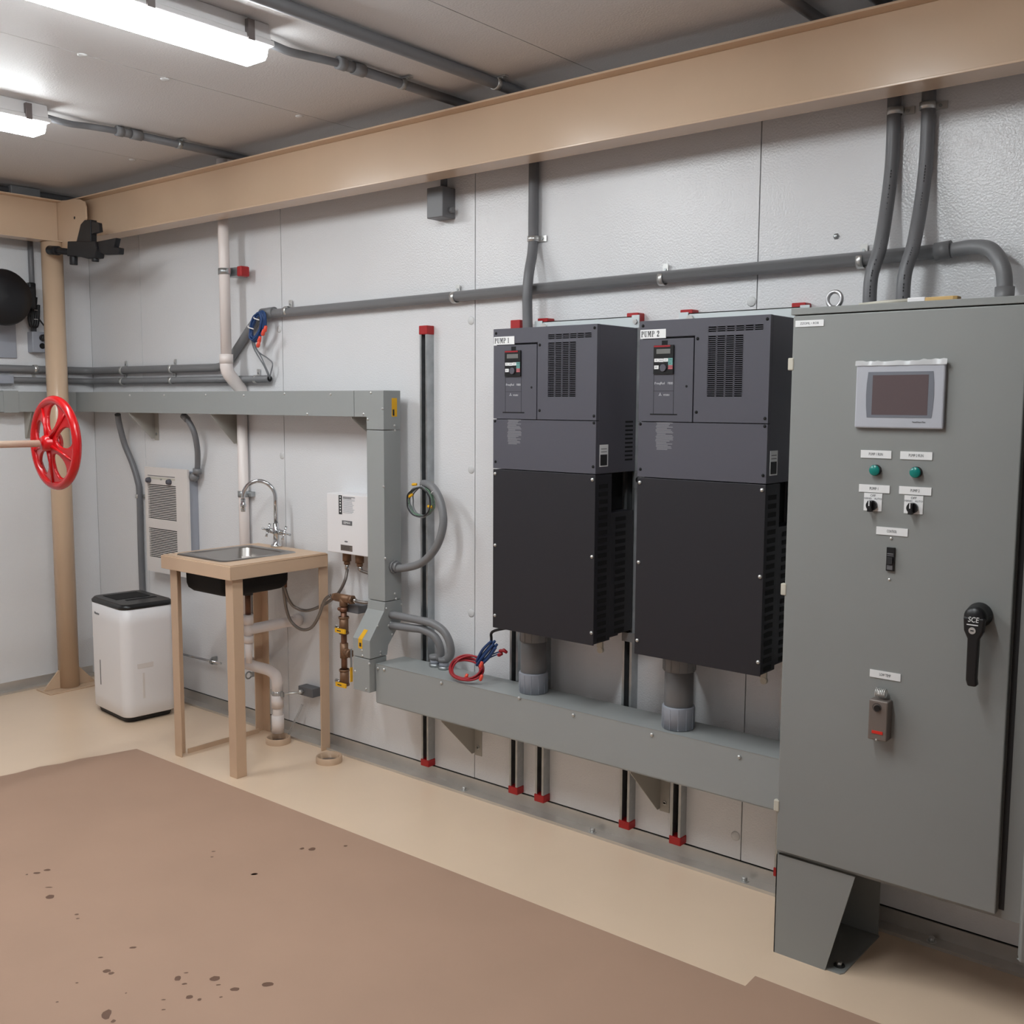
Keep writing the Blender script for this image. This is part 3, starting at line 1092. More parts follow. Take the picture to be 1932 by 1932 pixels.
strut(2.70, 0.066, 1.908, 'tall bare strut with red caps between wire trough and pump 1 drive')
strut(3.19, 0.066, 1.908, 'strut behind the left edge of pump 1 drive')
strut(3.322, 0.066, 1.908, 'strut behind the middle left of pump 1 drive, with one red foot')
strut(3.718, 0.066, 1.908, 'strut in the gap between the two drives')
strut(3.932, 0.066, 1.908, 'strut behind the left part of pump 2 drive')
strut(4.33, 0.066, 1.908, 'strut mostly hidden by the control cabinet with red top cap')

# ================================================================== DRIVES
DF = -0.288
PG = {  # stencil serif glyphs, unit height 1: lists of boxes (x0,z0,x1,z1)
    'P': [(0.1, 0, .3, 1), (0, 0, .42, .07), (0, .93, .36, 1), (.36, .46, .6, .53), (.36, .93, .6, 1), (.56, .52, .76, .94)],
    'U': [(.08, .2, .28, 1), (0, .93, .38, 1), (.62, .2, .7, 1), (.52, .93, .82, 1), (.16, .06, .34, .24), (.26, 0, .56, .08), (.54, .05, .66, .22)],
    'M': [(.08, 0, .16, 1), (0, 0, .26, .07), (.0, .93, .26, 1), (.8, 0, 1.0, 1), (.72, 0, 1.08, .07), (.8, .93, 1.08, 1), (.18, .7, .36, 1), (.28, .4, .46, .72), (.38, .12, .54, .42), (.5, .3, .6, .6), (.58, .5, .7, .8), (.66, .75, .8, 1)],
    '1': [(.1, 0, .3, 1), (0, 0, .4, .07), (0, .82, .12, .92)],
    '2': [(0, .68, .2, .9), (.08, .88, .56, 1), (.42, .56, .64, .94), (.3, .4, .5, .58), (.16, .22, .34, .42), (.04, .08, .22, .26), (0, 0, .64, .16), (.58, .1, .64, .26)],
}


def serif(b, s, x, y, z, h, k, wscale=0.75, gap=0.16):
    for ch in s:
        if ch == ' ':
            x += h * 0.42
            continue
        mx = 0
        for x0, z0, x1, z1 in PG[ch]:
            b.box((x + x0 * h * wscale, y - 0.0006, z + z0 * h), (x + x1 * h * wscale, y, z + z1 * h), k)
            mx = max(mx, x1)
        x += (mx * wscale + gap) * h


def L(u, v):
    q = W(u, v, y=DF)
    return q.x - 3.313, q.z


def vent_grid(b, x0, x1, z0, z1, cols, rows, y, k, gapx=0.16, solid=0.36):
    cw = (x1 - x0) / cols
    rh = (z1 - z0) / rows
    d = 0.004
    for i in range(cols + 1):
        w = cw * gapx
        cx0 = x0 + i * cw - w / 2
        b.box((max(cx0, x0), y, z0), (min(cx0 + w, x1), y + d, z1), k)
    for j in range(rows + 1):
        hh = rh * solid
        cz = z0 + j * rh - hh / 2
        b.box((x0, y, max(cz, z0)), (x1, y + d, min(cz + hh, z1)), k)
    b.box((x0, y + 0.012, z0), (x1, y + 0.013, z1), 'dark')


def drive(x0, num, label):
    t = thing('pump_drive', label, 'drive', (x0 + 0.224, -0.045, 0.792), 'pump drives on the wall')
    w = 0.450
    x1 = x0 + w
    zb, zs1, zs2, zt = 0.792, 1.372, 1.5505, 1.8685
    yb = -0.047
    # housing
    b = MB()
    b.box((x0 + 0.001, DF + 0.016, zs1), (x1, yb, zt), 'drive')
    b.build('upper_housing', t, 0.002)
    b = MB()
    b.box((x0 + 0.001, DF + 0.004, zb), (x1 - 0.001, DF + 0.10, zs1 - 0.002), 'drive2')
    b.box((x0 + 0.02, DF + 0.10, zb + 0.012), (x1 - 0.003, yb, 1.235), 'drive2')
    b.box((x0 + 0.06, DF + 0.10, 1.235), (x1 - 0.05, yb, zs1 - 0.002), 'dark')
    b.build('lower_housing', t, 0.002)
    # front covers
    b = MB()
    b.box((x0, DF, zb - 0.003), (x1, DF + 0.004, zs1 - 0.0015), 'drive2')
    lab(b.build('lower_cover', t, 0.0012), 'plain black lower cover')
    b = MB()
    b.box((x0, DF, zs1 + 0.0015), (x1, DF + 0.016, zs2 - 0.0015), 'drive')
    # warning print lines
    random.seed(11)
    px0, pz1 = L(957, 791)
    px1, pz0 = L(984, 839)
    n = 20
    for i in range(n):
        zz = pz1 - (pz1 - pz0) * (i + 0.5) / n
        a = px0 + random.random() * 0.006
        c = px1 - random.random() * 0.03 * (1 if i % 3 else 0.2)
        b.box((x0 + a, DF - 0.0003, zz - 0.0017), (x0 + c, DF, zz + 0.0012), 'dimw')
    b.build('middle_cover', t, 0.001)
    # top cover around door and vents
    dx1 = L(1012, 700)[0]          # door right edge
    dz1 = L(1012, 649)[1]          # door top edge
    va0, vz1 = L(1033.5, 646)
    va1 = L(1087, 700)[0]
    vz0 = L(1033, 749)[1]
    vb1 = L(1117, 630)[0]
    wz1, wz0 = L(1034, 630.5)[1], L(1034, 640.5)[1]
    k = 'drive'
    b = MB()
    z0 = zs2 + 0.0015
    b.box((x0, DF, dz1 + 0.006), (x0 + dx1 + 0.005, DF + 0.016, zt), k)
    b.box((x0 + dx1 + 0.005, DF, z0), (x0 + va0, DF + 0.016, zt), k)
    b.box((x0 + va0, DF, z0), (x1, DF + 0.016, vz0), k)
    b.box((x0 + va1, DF, vz0), (x1, DF + 0.016, wz0), k)
    b.box((x0 + va0, DF, vz1), (x0 + va1, DF + 0.016, wz0), k)
    b.box((x0 + vb1, DF, wz0), (x1, DF + 0.016, wz1), k)
    b.box((x0 + va0, DF, wz1), (x1, DF + 0.016, zt), k)
    b.build('vent_cover', t)
    b = MB()
    vent_grid(b, x0 + va0, x0 + va1, vz0, vz1, 4, 30, DF, k)
    b.build('vent_grille', t)
    b = MB()
    vent_grid(b, x0 + va0, x0 + vb1, wz0, wz1, 6, 3, DF, k)
    b.build('vent_grille', t)
    # operator door
    b = MB()
    b.box((x0, DF + 0.001, z0), (x0 + dx1, DF + 0.015, dz1), k)
    b.box((x0 + 0.002, DF + 0.0155, z0), (x0 + dx1 + 0.006, DF + 0.0158, dz1 + 0.003), 'dark')
    ax0, az1 = L(953.5, 664)
    ax1, az0 = L(983, 778)
    for xx in (ax0, ax1):
        b.box((x0 + xx - 0.0005, DF + 0.0006, az0), (x0 + xx + 0.0005, DF + 0.001, az1), 'dark')
    b.box((x0 + ax0, DF + 0.0006, L(960, 739)[1] - .0005), (x0 + ax1, DF + 0.001, L(960, 739)[1] + .0005), 'dark')
    b.box((x0 + ax0 - 0.012, DF + 0.0006, az0 - 0.003), (x0 + ax1 + 0.014, DF + 0.001, az0 + 0.001), 'dark')
    q = L(1002.5, 731)
    b.cyl((x0 + q[0], DF + 0.0015, q[1]), (x0 + q[0], DF + 0.0003, q[1]), 0.004, 'dark', 12)
    q = L(968, 725.5)
    b.text('FreqRol', (x0 + (L(962, 726)[0]), DF + 0.0006, L(962, 726)[1]), X, Z, 0.011, 'inkw', 0.0003, width=0.036)
    b.text('F800', (x0 + (L(978, 726)[0]), DF + 0.0006, L(978, 726)[1]), X, Z, 0.0105, 'inkw', 0.0003, width=0.018)
    q = L(970, 745)
    b.text('MITSUBISHI', (x0 + q[0] + 0.006, DF + 0.0006, q[1] - 0.0015), X, Z, 0.008, 'inkw', 0.0003, width=0.022)
    c = (x0 + L(963, 745)[0], q[1])
    for a in (90, 210, 330):
        a = math.radians(a)
        e = (math.cos(a) * 0.0032, math.sin(a) * 0.0032)
        nrm = (-e[1] * 0.45, e[0] * 0.45)
        pts = [(c[0], c[1]), (c[0] + e[0] + nrm[0], c[1] + e[1] + nrm[1]), (c[0] + 2 * e[0], c[1] + 2 * e[1]), (c[0] + e[0] - nrm[0], c[1] + e[1] - nrm[1])]
        b.prism(pts, 1, DF + 0.0004, DF + 0.001, 'inkw')
    b.build('operator_door', t, 0)
    # keypad
    b = MB()
    kx0, kz1 = L(953.5, 662)
    kx1, kz0 = L(983, 710)
    yk = DF - 0.004
    b.box((x0 + kx0, yk, kz0), (x0 + kx1, DF + 0.001, kz1), 'blackpl')
    tx0, tz1 = L(964.5, 654)
    tx1, tz0 = L(973, 662)
    b.box((x0 + tx0, DF, tz0), (x0 + tx1, DF + 0.001, tz1), 'dark')
    b.box((x0 + kx0 + 0.001, yk - 0.0005, kz1 - 0.006), (x0 + kx1 - 0.012, yk, kz1 - 0.001), 'redw')
    ob = b.build('keypad', t, 0.001)

    def key(u0, v0, u1, v1, kk, name, txt=None):
        a0, c1 = L(u0, v0)
        a1, c0 = L(u1, v1)
        b = MB()
        b.box((x0 + a0, yk - 0.0015, c0), (x0 + a1, yk, c1), kk)
        if txt:
            b.text(txt, (x0 + (a0 + a1) / 2, yk - 0.0016, (c0 + c1) / 2), X, Z, (c1 - c0) * 0.5, 'ink', 0.0002)
        b.build(name, ob, 0.0004)
    key(958, 668.5, 979, 676, 'lcdg', 'display')
    key(955, 684.5, 961.5, 690, 'plate', 'key', 'PU')
    key(962, 684.5, 968.5, 690, 'plate', 'key', 'MON')
    key(969, 684, 975.5, 689.5, 'plate', 'key', 'EXT')
    key(976, 683.5, 982.5, 689.5, 'teal2', 'key', 'FWD')
    key(976, 690, 982.5, 695, 'teal2', 'key', 'REV')
    key(976, 695.5, 982.5, 702, 'pink', 'key', 'STOP')
    key(955, 696, 961.5, 702, 'plate', 'key', 'SET')
    b = MB()
    q = L(968.5, 700)
    b.cyl((x0 + q[0], yk - 0.005, q[1]), (x0 + q[0], yk, q[1]), 0.0115, 'drive', 24)
    b.build('dial', ob, 0.001)
    # nameplate
    b = MB()
    nx0, nz1 = L(932.5, 636.5)
    nx1, nz0 = L(970.5, 650)
    b.box((x0 + nx0, DF - 0.002, nz0 + 0.001), (x0 + nx1 + 0.001, DF, nz1 + 0.001), 'plate')
    hh = (nz1 - nz0) * 0.64
    serif(b, 'PUMP ' + num, x0 + nx0 + 0.004, DF - 0.002, (nz0 + nz1) / 2 - hh / 2 + 0.001, hh, 'ink', 0.70 if num == '1' else 0.66, 0.14)
    lab(b.build('nameplate', t), 'white plate reading PUMP ' + num)
    # cover screws
    for u, v in ((936, 629), (1122, 618.5), (1018.5, 651), (1018, 774.5), (1120.5, 785), (934, 794.5), (1120.5, 798), (935, 871), (1119, 880.5)):
        q = L(u, v)
        screw_at((x0 + q[0], DF + 0.0, q[1]), NY, t, 0.005, 0.003, 'dark')
    for u, v in ((934.5, 893.5), (1118, 905), (934.5, 1028.5), (1117, 1050.5), (934, 1161), (1116, 1194)):
        q = L(u, v)
        screw_at((x0 + q[0], DF, q[1]), NY, t, 0.0062, 0.005)
    # side louvres, right-hand face
    b = MB()
    for i in range(21):
        zz = zs1 - 0.035 - i * 0.0262
        b.box((x1 - 0.0006, DF + 0.022, zz - 0.0145), (x1 + 0.0004, DF + 0.074, zz), 'dark')
    b.build('side_louvres', t)
    b = MB()
    for i in range(16):
        zz = 1.218 - i * 0.0262
        b.box((x1 - 0.0025, DF + 0.13, zz - 0.0145), (x1 - 0.0016, DF + 0.19, zz), 'dark')
    b.build('side_louvres', t)
    b = MB()
    for i in range(10):
        zz = 1.548 - i * 0.0145
        b.box((x1 - 0.0004, DF + 0.175, zz - 0.006), (x1 + 0.0006, DF + 0.222, zz), 'dark')
    b.build('side_louvres', t)
    b = MB()
    b.box((x1, DF + 0.022, 1.396), (x1 + 0.0008, DF + 0.072, 1.47), 'plate')
    b.box((x1 + 0.0006, DF + 0.026, 1.40), (x1 + 0.0012, DF + 0.066, 1.437), 'ink')
    b.box((x1 + 0.0006, DF + 0.03, 1.445), (x1 + 0.0012, DF + 0.064, 1.447), 'inkg')
    b.box((x1 + 0.0006, DF + 0.03, 1.455), (x1 + 0.0012, DF + 0.064, 1.457), 'inkg')
    b.build('rating_plate', t)
    # lifting eye plate at rear right
    b = MB()
    b.box((x1 - 0.001, yb - 0.002, zs1 - 0.06), (x1 + 0.032, yb + 0.001, zs1), 'pvcg')
    b.cyl((x1 + 0.016, yb - 0.0022, zs1 - 0.03), (x1 + 0.016, yb - 0.003, zs1 - 0.03), 0.011, 'dark', 18)
    b.build('lifting_eye', t)
    # zinc top rail
    b = MB()
    b.box((x0 + 0.035, -0.062, zt), (x1 + 0.006, -0.058, zt + 0.039), 'rail')
    b.box((x0 + 0.035, -0.062, zt + 0.036), (x1 + 0.006, -0.044, zt + 0.039), 'rail')
    b.box((x1 - 0.012, -0.066, zt - 0.001), (x1 + 0.018, -0.062, zt + 0.043), 'rail')
    b.box((x0 + 0.01, -0.066, zt - 0.001), (x0 + 0.045, -0.062, zt + 0.042), 'rail')
    b.cyl((x0 + 0.052, -0.062, zt + 0.018), (x0 + 0.052, -0.07, zt + 0.018), 0.014, 'screw', 14)
    b.cyl((x1 + 0.004, -0.066, zt + 0.02), (x1 + 0.004, -0.072, zt + 0.02), 0.009, 'screw', 6)
    lab(b.build('mounting_rail', t), 'bright zinc rail along the top')
    # bottom mounting tabs
    b = MB()
    b.box((x1 - 0.035, -0.06, zb - 0.03), (x1 + 0.15, -0.05, zb + 0.002), 'pvcg')
    b.build('mounting_tab', t)
    b = MB()
    b.box((x1 - 0.04, -0.21, zb - 0.028), (x1 - 0.018, -0.2, zb - 0.004), 'hinge')
    b.cyl((x1 - 0.026, -0.212, zb - 0.036), (x1 - 0.026, -0.2, zb - 0.036), 0.011, 'hinge', 12)
    b.build('latch', t)
    b = MB()
    b.box((x0 + 0.02, -0.20, zb - 0.016), (x1 - 0.06, yb, zb + 0.0005), 'drive')
    b.build('gland_plate', t, 0.002)
    return t


drive(3.313, '1', 'tall charcoal pump drive on the left marked PUMP 1')
drive(3.928, '2', 'tall charcoal pump drive on the right marked PUMP 2, beside the cabinet')

# grey PVC risers from the tray to the drives
def riser(u, v, uu, label):
    q = W(u, v, z=LZ1)
    hv = (Vector((q.x, q.y, 0)) - Vector((CAM.x, CAM.y, 0))).normalized()
    c = q + hv * 0.054
    t = thing('cable_riser', label, 'pipe', (c.x, c.y, LZ1), 'thick grey risers below the drives')
    b = MB()
    b.cyl((c.x, c.y, LZ1 + 0.0005), (c.x, c.y, 0.776), 0.0485, 'pvcg', 40)
    b.build('pipe', t)
    for z0, z1, k in ((LZ1 + 0.0003, LZ1 + 0.078, 'collar'), (0.718, 0.7755, 'pvcg')):
        b = MB()
        b.lathe([(0.0485, 0), (0.0535, 0.0005), (0.0545, (z1 - z0) - 0.004), (0.053, z1 - z0), (0.0485, z1 - z0)], (c.x, c.y, z0), Z, k, 40)
        for i in range(12):
            a = 2 * math.pi * i / 12
            b.box((c.x + 0.0545 * math.cos(a) - 0.0008, c.y + 0.0545 * math.sin(a) - 0.0008, z0 + 0.002), (c.x + 0.0545 * math.cos(a) + 0.0008, c.y + 0.0545 * math.sin(a) + 0.0008, z1 - 0.006), k)
        b.build('coupling', t)


riser(1006, 1312, 0, 'thick grey pipe between pump 1 drive and the lower trough')
riser(1279, 1381, 0, 'thick grey pipe between pump 2 drive and the lower trough')

# ================================================================== CONTROL CABINET
KF = -0.398
KX0, KX1, KZ0, KZ1 = 4.494, 5.785, 0.302, 1.871
t = thing('control_cabinet', 'large grey free-standing control cabinet with gauges and switches at right', 'cabinet', (5.13, -0.2, 0))
b = MB()
b.box((KX0, -0.376, KZ0), (KX1, -0.062, KZ1), 'cab')
b.box((KX0 - 0.002, KF - 0.002, KZ1 - 0.018), (KX1, -0.3, KZ1), 'cab')
b.box((5.0995, -0.3775, 0.325), (5.113, -0.3755, 1.845), 'ink')
body = b.build('body', t, 0.002)
b = MB()
b.box((4.498, KF, 0.317), (5.098, -0.3785, 1.85), 'cab')
door = lab(b.build('door', t, 0.003), 'closed left door carrying the controls')
b = MB()
hx, hy, th = 5.78, -0.379, math.radians(20.0)
b.xf = Matrix.Translation((hx, hy, 0)) @ Matrix.Rotation(th, 4, 'Z')
b.box((-0.617, -0.019, 0.317), (0, 0.0, 1.85), 'cab')
b.box((-0.617, 0.0, 0.317), (-0.609, 0.018, 1.85), 'cab')
lab(b.build('door', t, 0.004), 'right door standing ajar')
# legs
def leg(xa, sgn):
    b = MB()
    f, bk = -0.388, -0.10
    xt, xbm = xa + sgn * 0.234, xa + sgn * 0.158
    b.prism([(xa, 0.0), (xbm, 0.0), (xt, KZ0 - 0.001), (xa, KZ0 - 0.001)], 1, f, f + 0.003, 'cab')
    b.box((xa, bk, 0.0), (xa + sgn * 0.204, bk + 0.003, KZ0 - 0.001), 'cab')
    b.box((xa, f, 0), (xa + sgn * 0.003, bk, KZ0 - 0.001), 'cab')
    b.prism([(xa, f + 0.002), (xbm + sgn * 0.042, f + 0.006), (xbm + sgn * 0.05, f + 0.02), (xbm + sgn * 0.05, bk), (xa, bk)], 2, 0.0, 0.004, 'cab')
    ob = b.build('leg', t)
    b = MB()
    q = (xbm + sgn * 0.024, f + 0.045)
    b.cyl((q[0], q[1], 0.004), (q[0], q[1], 0.006), 0.016, 'ink', 18)
    b.cyl((q[0], q[1], 0.004), (q[0], q[1], 0.016), 0.008, 'screw', 6)
    b.build('anchor_bolt', ob)


leg(4.496, 1)
leg(KX1 - 0.003, -1)
# hinges
for u, v in ((1495, 687), (1480, 1112), (1466, 1520)):
    q = W(u, v, y=KF)
    b = MB()
    b.box((4.487, KF - 0.003, q.z - 0.017), (4.504, KF + 0.012, q.z + 0.017), 'hinge')
    b.build('hinge', t, 0.003)
# eye bolt
q = W(1574, 580, y=-0.30)
b = MB()
ec = Vector((q.x, -0.30, KZ1 + 0.045))
ec.z = W(1574, 565, y=-0.30).z
b.torus(ec, Vector((0.15, 1, 0)), 0.0215, 0.0058, 'forged', 36, 12)
b.cyl((ec.x, ec.y, KZ1 - 0.001), (ec.x, ec.y, ec.z - 0.02), 0.009, 'chrome', 16)
b.lathe([(0.018, 0), (0.016, 0.006), (0.009, 0.01)], (ec.x, ec.y, KZ1), Z, 'chrome', 18)
b.build('eye_bolt', t)


def dplate(u0, v0, u1, v1, txt, size, k='inkg', name='nameplate', wid=None):
    p0, p1 = W(u0, v0, y=KF), W(u1, v1, y=KF)
    b = MB()
    b.box((p0.x, KF - 0.0022, p1.z), (p1.x, KF - 0.0002, p0.z), 'plate')
    b.text(txt, ((p0.x + p1.x) / 2, KF - 0.0024, (p0.z + p1.z) / 2), X, Z, size, k, 0.0003, width=wid)
    return lab(b.build(name, door, 0.0006), 'white plate reading ' + txt)


dplate(1501.5, 605.3, 1554.5, 615, 'ZZOML • ROB', 0.0085)
def cplate(u0, v0, u1, v1, txt, wid):
    # corners given along the sloping top edge: use centre height and true height
    a, c = W(u0, v0, y=KF), W(u1, v1, y=KF)
    zc_ = (a.z + c.z) / 2
    hw = 0.0185 / 2 + 0.001
    b = MB()
    b.box((a.x, KF - 0.0022, zc_ - hw), (c.x, KF - 0.0002, zc_ + hw), 'plate')
    b.text(txt, ((a.x + c.x) / 2, KF - 0.0024, zc_), X, Z, 0.0105, 'inkg', 0.0003, width=wid)
    return lab(b.build('nameplate', door, 0.0006), 'white plate reading ' + txt)


cplate(1624.8, 849.7, 1681.9, 864.6, 'PUMP 1 RUN', 0.037)
cplate(1699.2, 852, 1759.2, 867.6, 'PUMP 2 RUN', 0.037)
cplate(1621.4, 914, 1678.7, 930, 'PUMP 1', 0.023)
cplate(1697, 917, 1757.3, 935, 'PUMP 2', 0.023)
cplate(1654, 994, 1712.8, 1011.7, 'CONTROL', 0.026)
cplate(1641.8, 1263.5, 1699.3, 1284.5, 'LOW TEMP', 0.03)
for u, v, n in ((1649, 887.4, 'pump 1'), (1725.7, 891.4, 'pump 2')):
    q = W(u, v, y=KF - 0.016)
    b = MB()
    b.cyl((q.x, KF, q.z), (q.x, KF - 0.012, q.z), 0.0145, 'ink', 28)
    b.lathe([(0.0138, 0.006), (0.0138, 0.015), (0.0125, 0.0165), (0.0, 0.017)], (q.x, KF, q.z), NY, 'teal', 28)
    lab(b.build('pilot_light', door), 'green pilot light of ' + n)
for u, v, u0, v0, u1, v1, n in ((1643, 954.5, 1631, 929.5, 1663.6, 965, 'pump 1'), (1720, 959.5, 1707, 934, 1741, 970.5, 'pump 2')):
    p0, p1 = W(u0, v0, y=KF), W(u1, v1, y=KF)
    xm = (p0.x + p1.x) / 2
    b = MB()
    b.box((p0.x, KF - 0.002, p1.z), (p1.x, KF - 0.0002, p0.z), 'plate')
    b.text('OFF', (xm, KF - 0.0022, p0.z - 0.0065), X, Z, 0.0085, 'inkg', 0.0003)
    b.text('HAND', (xm - 0.0135, KF - 0.0022, p0.z - 0.0145), X, Z, 0.007, 'inkg', 0.0003)
    b.text('AUTO', (xm + 0.0135, KF - 0.0022, p0.z - 0.0145), X, Z, 0.007, 'inkg', 0.0003)
    lab(b.build('switch_plate', door), 'OFF HAND AUTO plate of ' + n)
    q = W(u, v, y=KF - 0.02)
    kx = xm - 0.001
    b = MB()
    b.cyl((kx, KF - 0.002, q.z), (kx, KF - 0.012, q.z), 0.014, 'blackpl', 28)
    b.box((kx - 0.005, KF - 0.026, q.z - 0.0155), (kx + 0.005, KF - 0.010, q.z + 0.0135), 'blackpl')
    b.box((kx - 0.0015, KF - 0.0265, q.z), (kx + 0.0012, KF - 0.0258, q.z + 0.0135), 'plate')
    lab(b.build('selector_knob', door, 0.001), 'black selector knob of ' + n)
p0, p1 = W(1674.7, 1031.8, y=KF), W(1687, 1077.5, y=KF)
b = MB()
b.box((p0.x, KF - 0.007, p1.z), (p1.x + 0.001, KF - 0.0002, p0.z), 'blackpl')
hz = p0.z - p1.z
b.box((p0.x + 0.002, KF - 0.0085, p0.z - hz * 0.30), (p1.x - 0.001, KF - 0.006, p0.z - hz * 0.25), 'inkg')
b.box((p0.x + 0.002, KF - 0.0085, p0.z - hz * 0.36), (p1.x - 0.001, KF - 0.006, p0.z - hz * 0.34), 'dimw')
b.box((p0.x + 0.003, KF - 0.013, p0.z - hz * 0.70), (p1.x - 0.002, KF - 0.006, p0.z - hz * 0.42), 'ink')
b.box((p0.x + 0.003, KF - 0.0085, p1.z + hz * 0.05), (p1.x - 0.002, KF - 0.006, p1.z + hz * 0.25), 'inkg')
lab(b.build('breaker', door, 0.0008), 'black breaker toggle')
for u, v in ((1681.6, 1015.7), (1678.2, 1093.5)):
    screw_at(W(u, v, y=KF), NY, door, 0.0042, 0.003)

# operator touch panel
p0, p1 = W(1616.5, 684, y=KF - 0.012), W(1779, 810, y=KF - 0.012)
t2 = thing('touch_panel', 'light grey touch screen operator panel on the cabinet door', 'screen', ((p0.x + p1.x) / 2, KF, p1.z))
b = MB()
b.box((p0.x, KF - 0.014, p1.z), (p1.x, KF - 0.0004, p0.z), 'hmi')
bez = b.build('bezel', t2, 0.004)
q0, q1 = W(1635.5, 702, y=KF - 0.015), W(1760, 789, y=KF - 0.015)
zm = (q0.z + q1.z) / 2
b = MB()
pl = [(q0.x + 0.004, q0.z), (q1.x - 0.004, q0.z), (q1.x - 0.001, (q0.z + zm) / 2), (q1.x, zm), (q1.x - 0.001, (q1.z + zm) / 2), (q1.x - 0.004, q1.z), (q0.x + 0.004, q1.z), (q0.x + 0.001, (q1.z + zm) / 2), (q0.x, zm), (q0.x + 0.001, (q0.z + zm) / 2)]
b.prism(pl, 1, KF - 0.0148, KF - 0.0138, 'hmig')
b.build('inner_frame', t2)
q0, q1 = W(1647, 708, y=KF - 0.015), W(1749, 783.5, y=KF - 0.015)
b = MB()
b.box((q0.x, KF - 0.0152, q1.z), (q1.x, KF - 0.0145, q0.z), 'screen')
b.build('display', t2)
b = MB()
q = W(1733, 796.5, y=KF - 0.015)
b.text('PanelView Plus', (q.x, KF - 0.0146, q.z), X, Z, 0.0055, 'inkg', 0.0003)
q = W(1645, 688.5, y=KF - 0.015)
b.text('Allen-Bradley', (q.x, KF - 0.0146, q.z), X, Z, 0.006, 'hmig', 0.0003)
b.build('lettering', t2)
b = MB()
random.seed(5)
n = 24
vs = []
for i in range(n + 1):
    xx = p0.x - 0.002 + (p1.x - p0.x + 0.006) * i / n
    vs.append((xx, KF - 0.0155 - 0.002 * random.random(), p0.z - 0.009))
    vs.append((xx, KF - 0.012 - 0.004 * random.random(), p0.z + 0.001 + 0.0035 * random.random() + (0.003 if i > 17 else 0)))
b.add(vs, [(2 * i, 2 * i + 2, 2 * i + 3, 2 * i + 1) for i in range(n)], 'film', True)
lab(b.build('protective_film', t2), 'wrinkled clear film along the top')

# door handle
q = W(1840, 1164, y=KF - 0.04)
t2 = thing('door_handle', 'black swing handle with white SCE letters on the cabinet door', 'handle', (q.x, KF, q.z))
b = MB()
b.lathe([(0.031, 0), (0.031, 0.006), (0.027, 0.02), (0.026, 0.038)], (q.x, KF - 0.0003, q.z), NY, 'blackpl', 32)
b.lathe([(0.0, 0.052), (0.02, 0.05), (0.0265, 0.042), (0.026, 0.03)], (q.x, KF, q.z), NY, 'blackpl', 32)
b.build('escutcheon', t2)
zlow = W(1842, 1296, y=KF - 0.045).z
b = MB()
prof = [(q.x - 0.0255, q.z), (q.x - 0.023, q.z - 0.035), (q.x - 0.0135, q.z - 0.055), (q.x - 0.0125, zlow + 0.015), (q.x - 0.008, zlow), (q.x + 0.012, zlow), (q.x + 0.0145, zlow + 0.006), (q.x + 0.0125, zlow + 0.02), (q.x + 0.0135, q.z - 0.055), (q.x + 0.023, q.z - 0.035), (q.x + 0.0255, q.z)]
b.prism(prof, 1, KF - 0.052, KF - 0.032, 'blackpl')
b.build('lever', t2, 0.004)
b = MB()
b.text('SCE', (q.x - 0.001, KF - 0.0525, q.z - 0.006), X, Z, 0.019, 'plate', 0.0006, width=0.026, shear=0.15)
b.box((q.x - 0.016, KF - 0.0526, q.z - 0.02), (q.x + 0.011, KF - 0.0518, q.z - 0.0175), 'plate')
b.build('lettering', t2)
b = MB()
b.cyl((q.x - 0.002, KF - 0.0515, q.z - 0.033), (q.x - 0.002, KF - 0.0545, q.z - 0.033), 0.0085, 'screw', 24)
b.box((q.x - 0.006, KF - 0.0548, q.z - 0.0345), (q.x + 0.002, KF - 0.0544, q.z - 0.0315), 'ink')
lab(b.build('key_lock', t2), 'round silver key lock')

# thermostat
TY = KF - 0.036
p0, p1 = W(1639.5, 1319, y=TY), W(1672, 1401, y=TY)
t2 = thing('thermostat', 'small taupe thermostat with red window and coiled sensor on the cabinet door', 'thermostat', ((p0.x + p1.x) / 2, KF, p1.z))
b = MB()
b.box((p0.x, TY, p1.z), (p1.x, KF - 0.0004, p0.z), 'taupe')
b.build('case', t2, 0.0035, 3)
xm = (p0.x + p1.x) / 2
b = MB()
for i in range(6):
    b.torus((xm - 0.0115 + i * 0.0046, KF - 0.018, p0.z + 0.018), X, 0.0115, 0.0016, 'screw', 24, 8)
b.build('sensor_coil', t2)
b = MB()
qk = W(1656, 1335.5, y=TY)
b.cyl((qk.x, TY + 0.001, qk.z), (qk.x, TY - 0.008, qk.z), 0.0078, 'blackpl', 24)
b.torus((qk.x - 0.002, TY, qk.z), Y, 0.0115, 0.0006, 'ink', 30, 6)
b.build('dial', t2)
q0, q1 = W(1644.8, 1377, y=TY), W(1665.3, 1387, y=TY)
b = MB()
b.box((q0.x, TY - 0.0015, q1.z), (q1.x, TY + 0.001, q0.z), 'redglow')
lab(b.build('indicator_window', t2, 0.0006), 'bright red window')
screw_at(W(1653, 1396, y=TY), NY, t2, 0.003, 0.002)

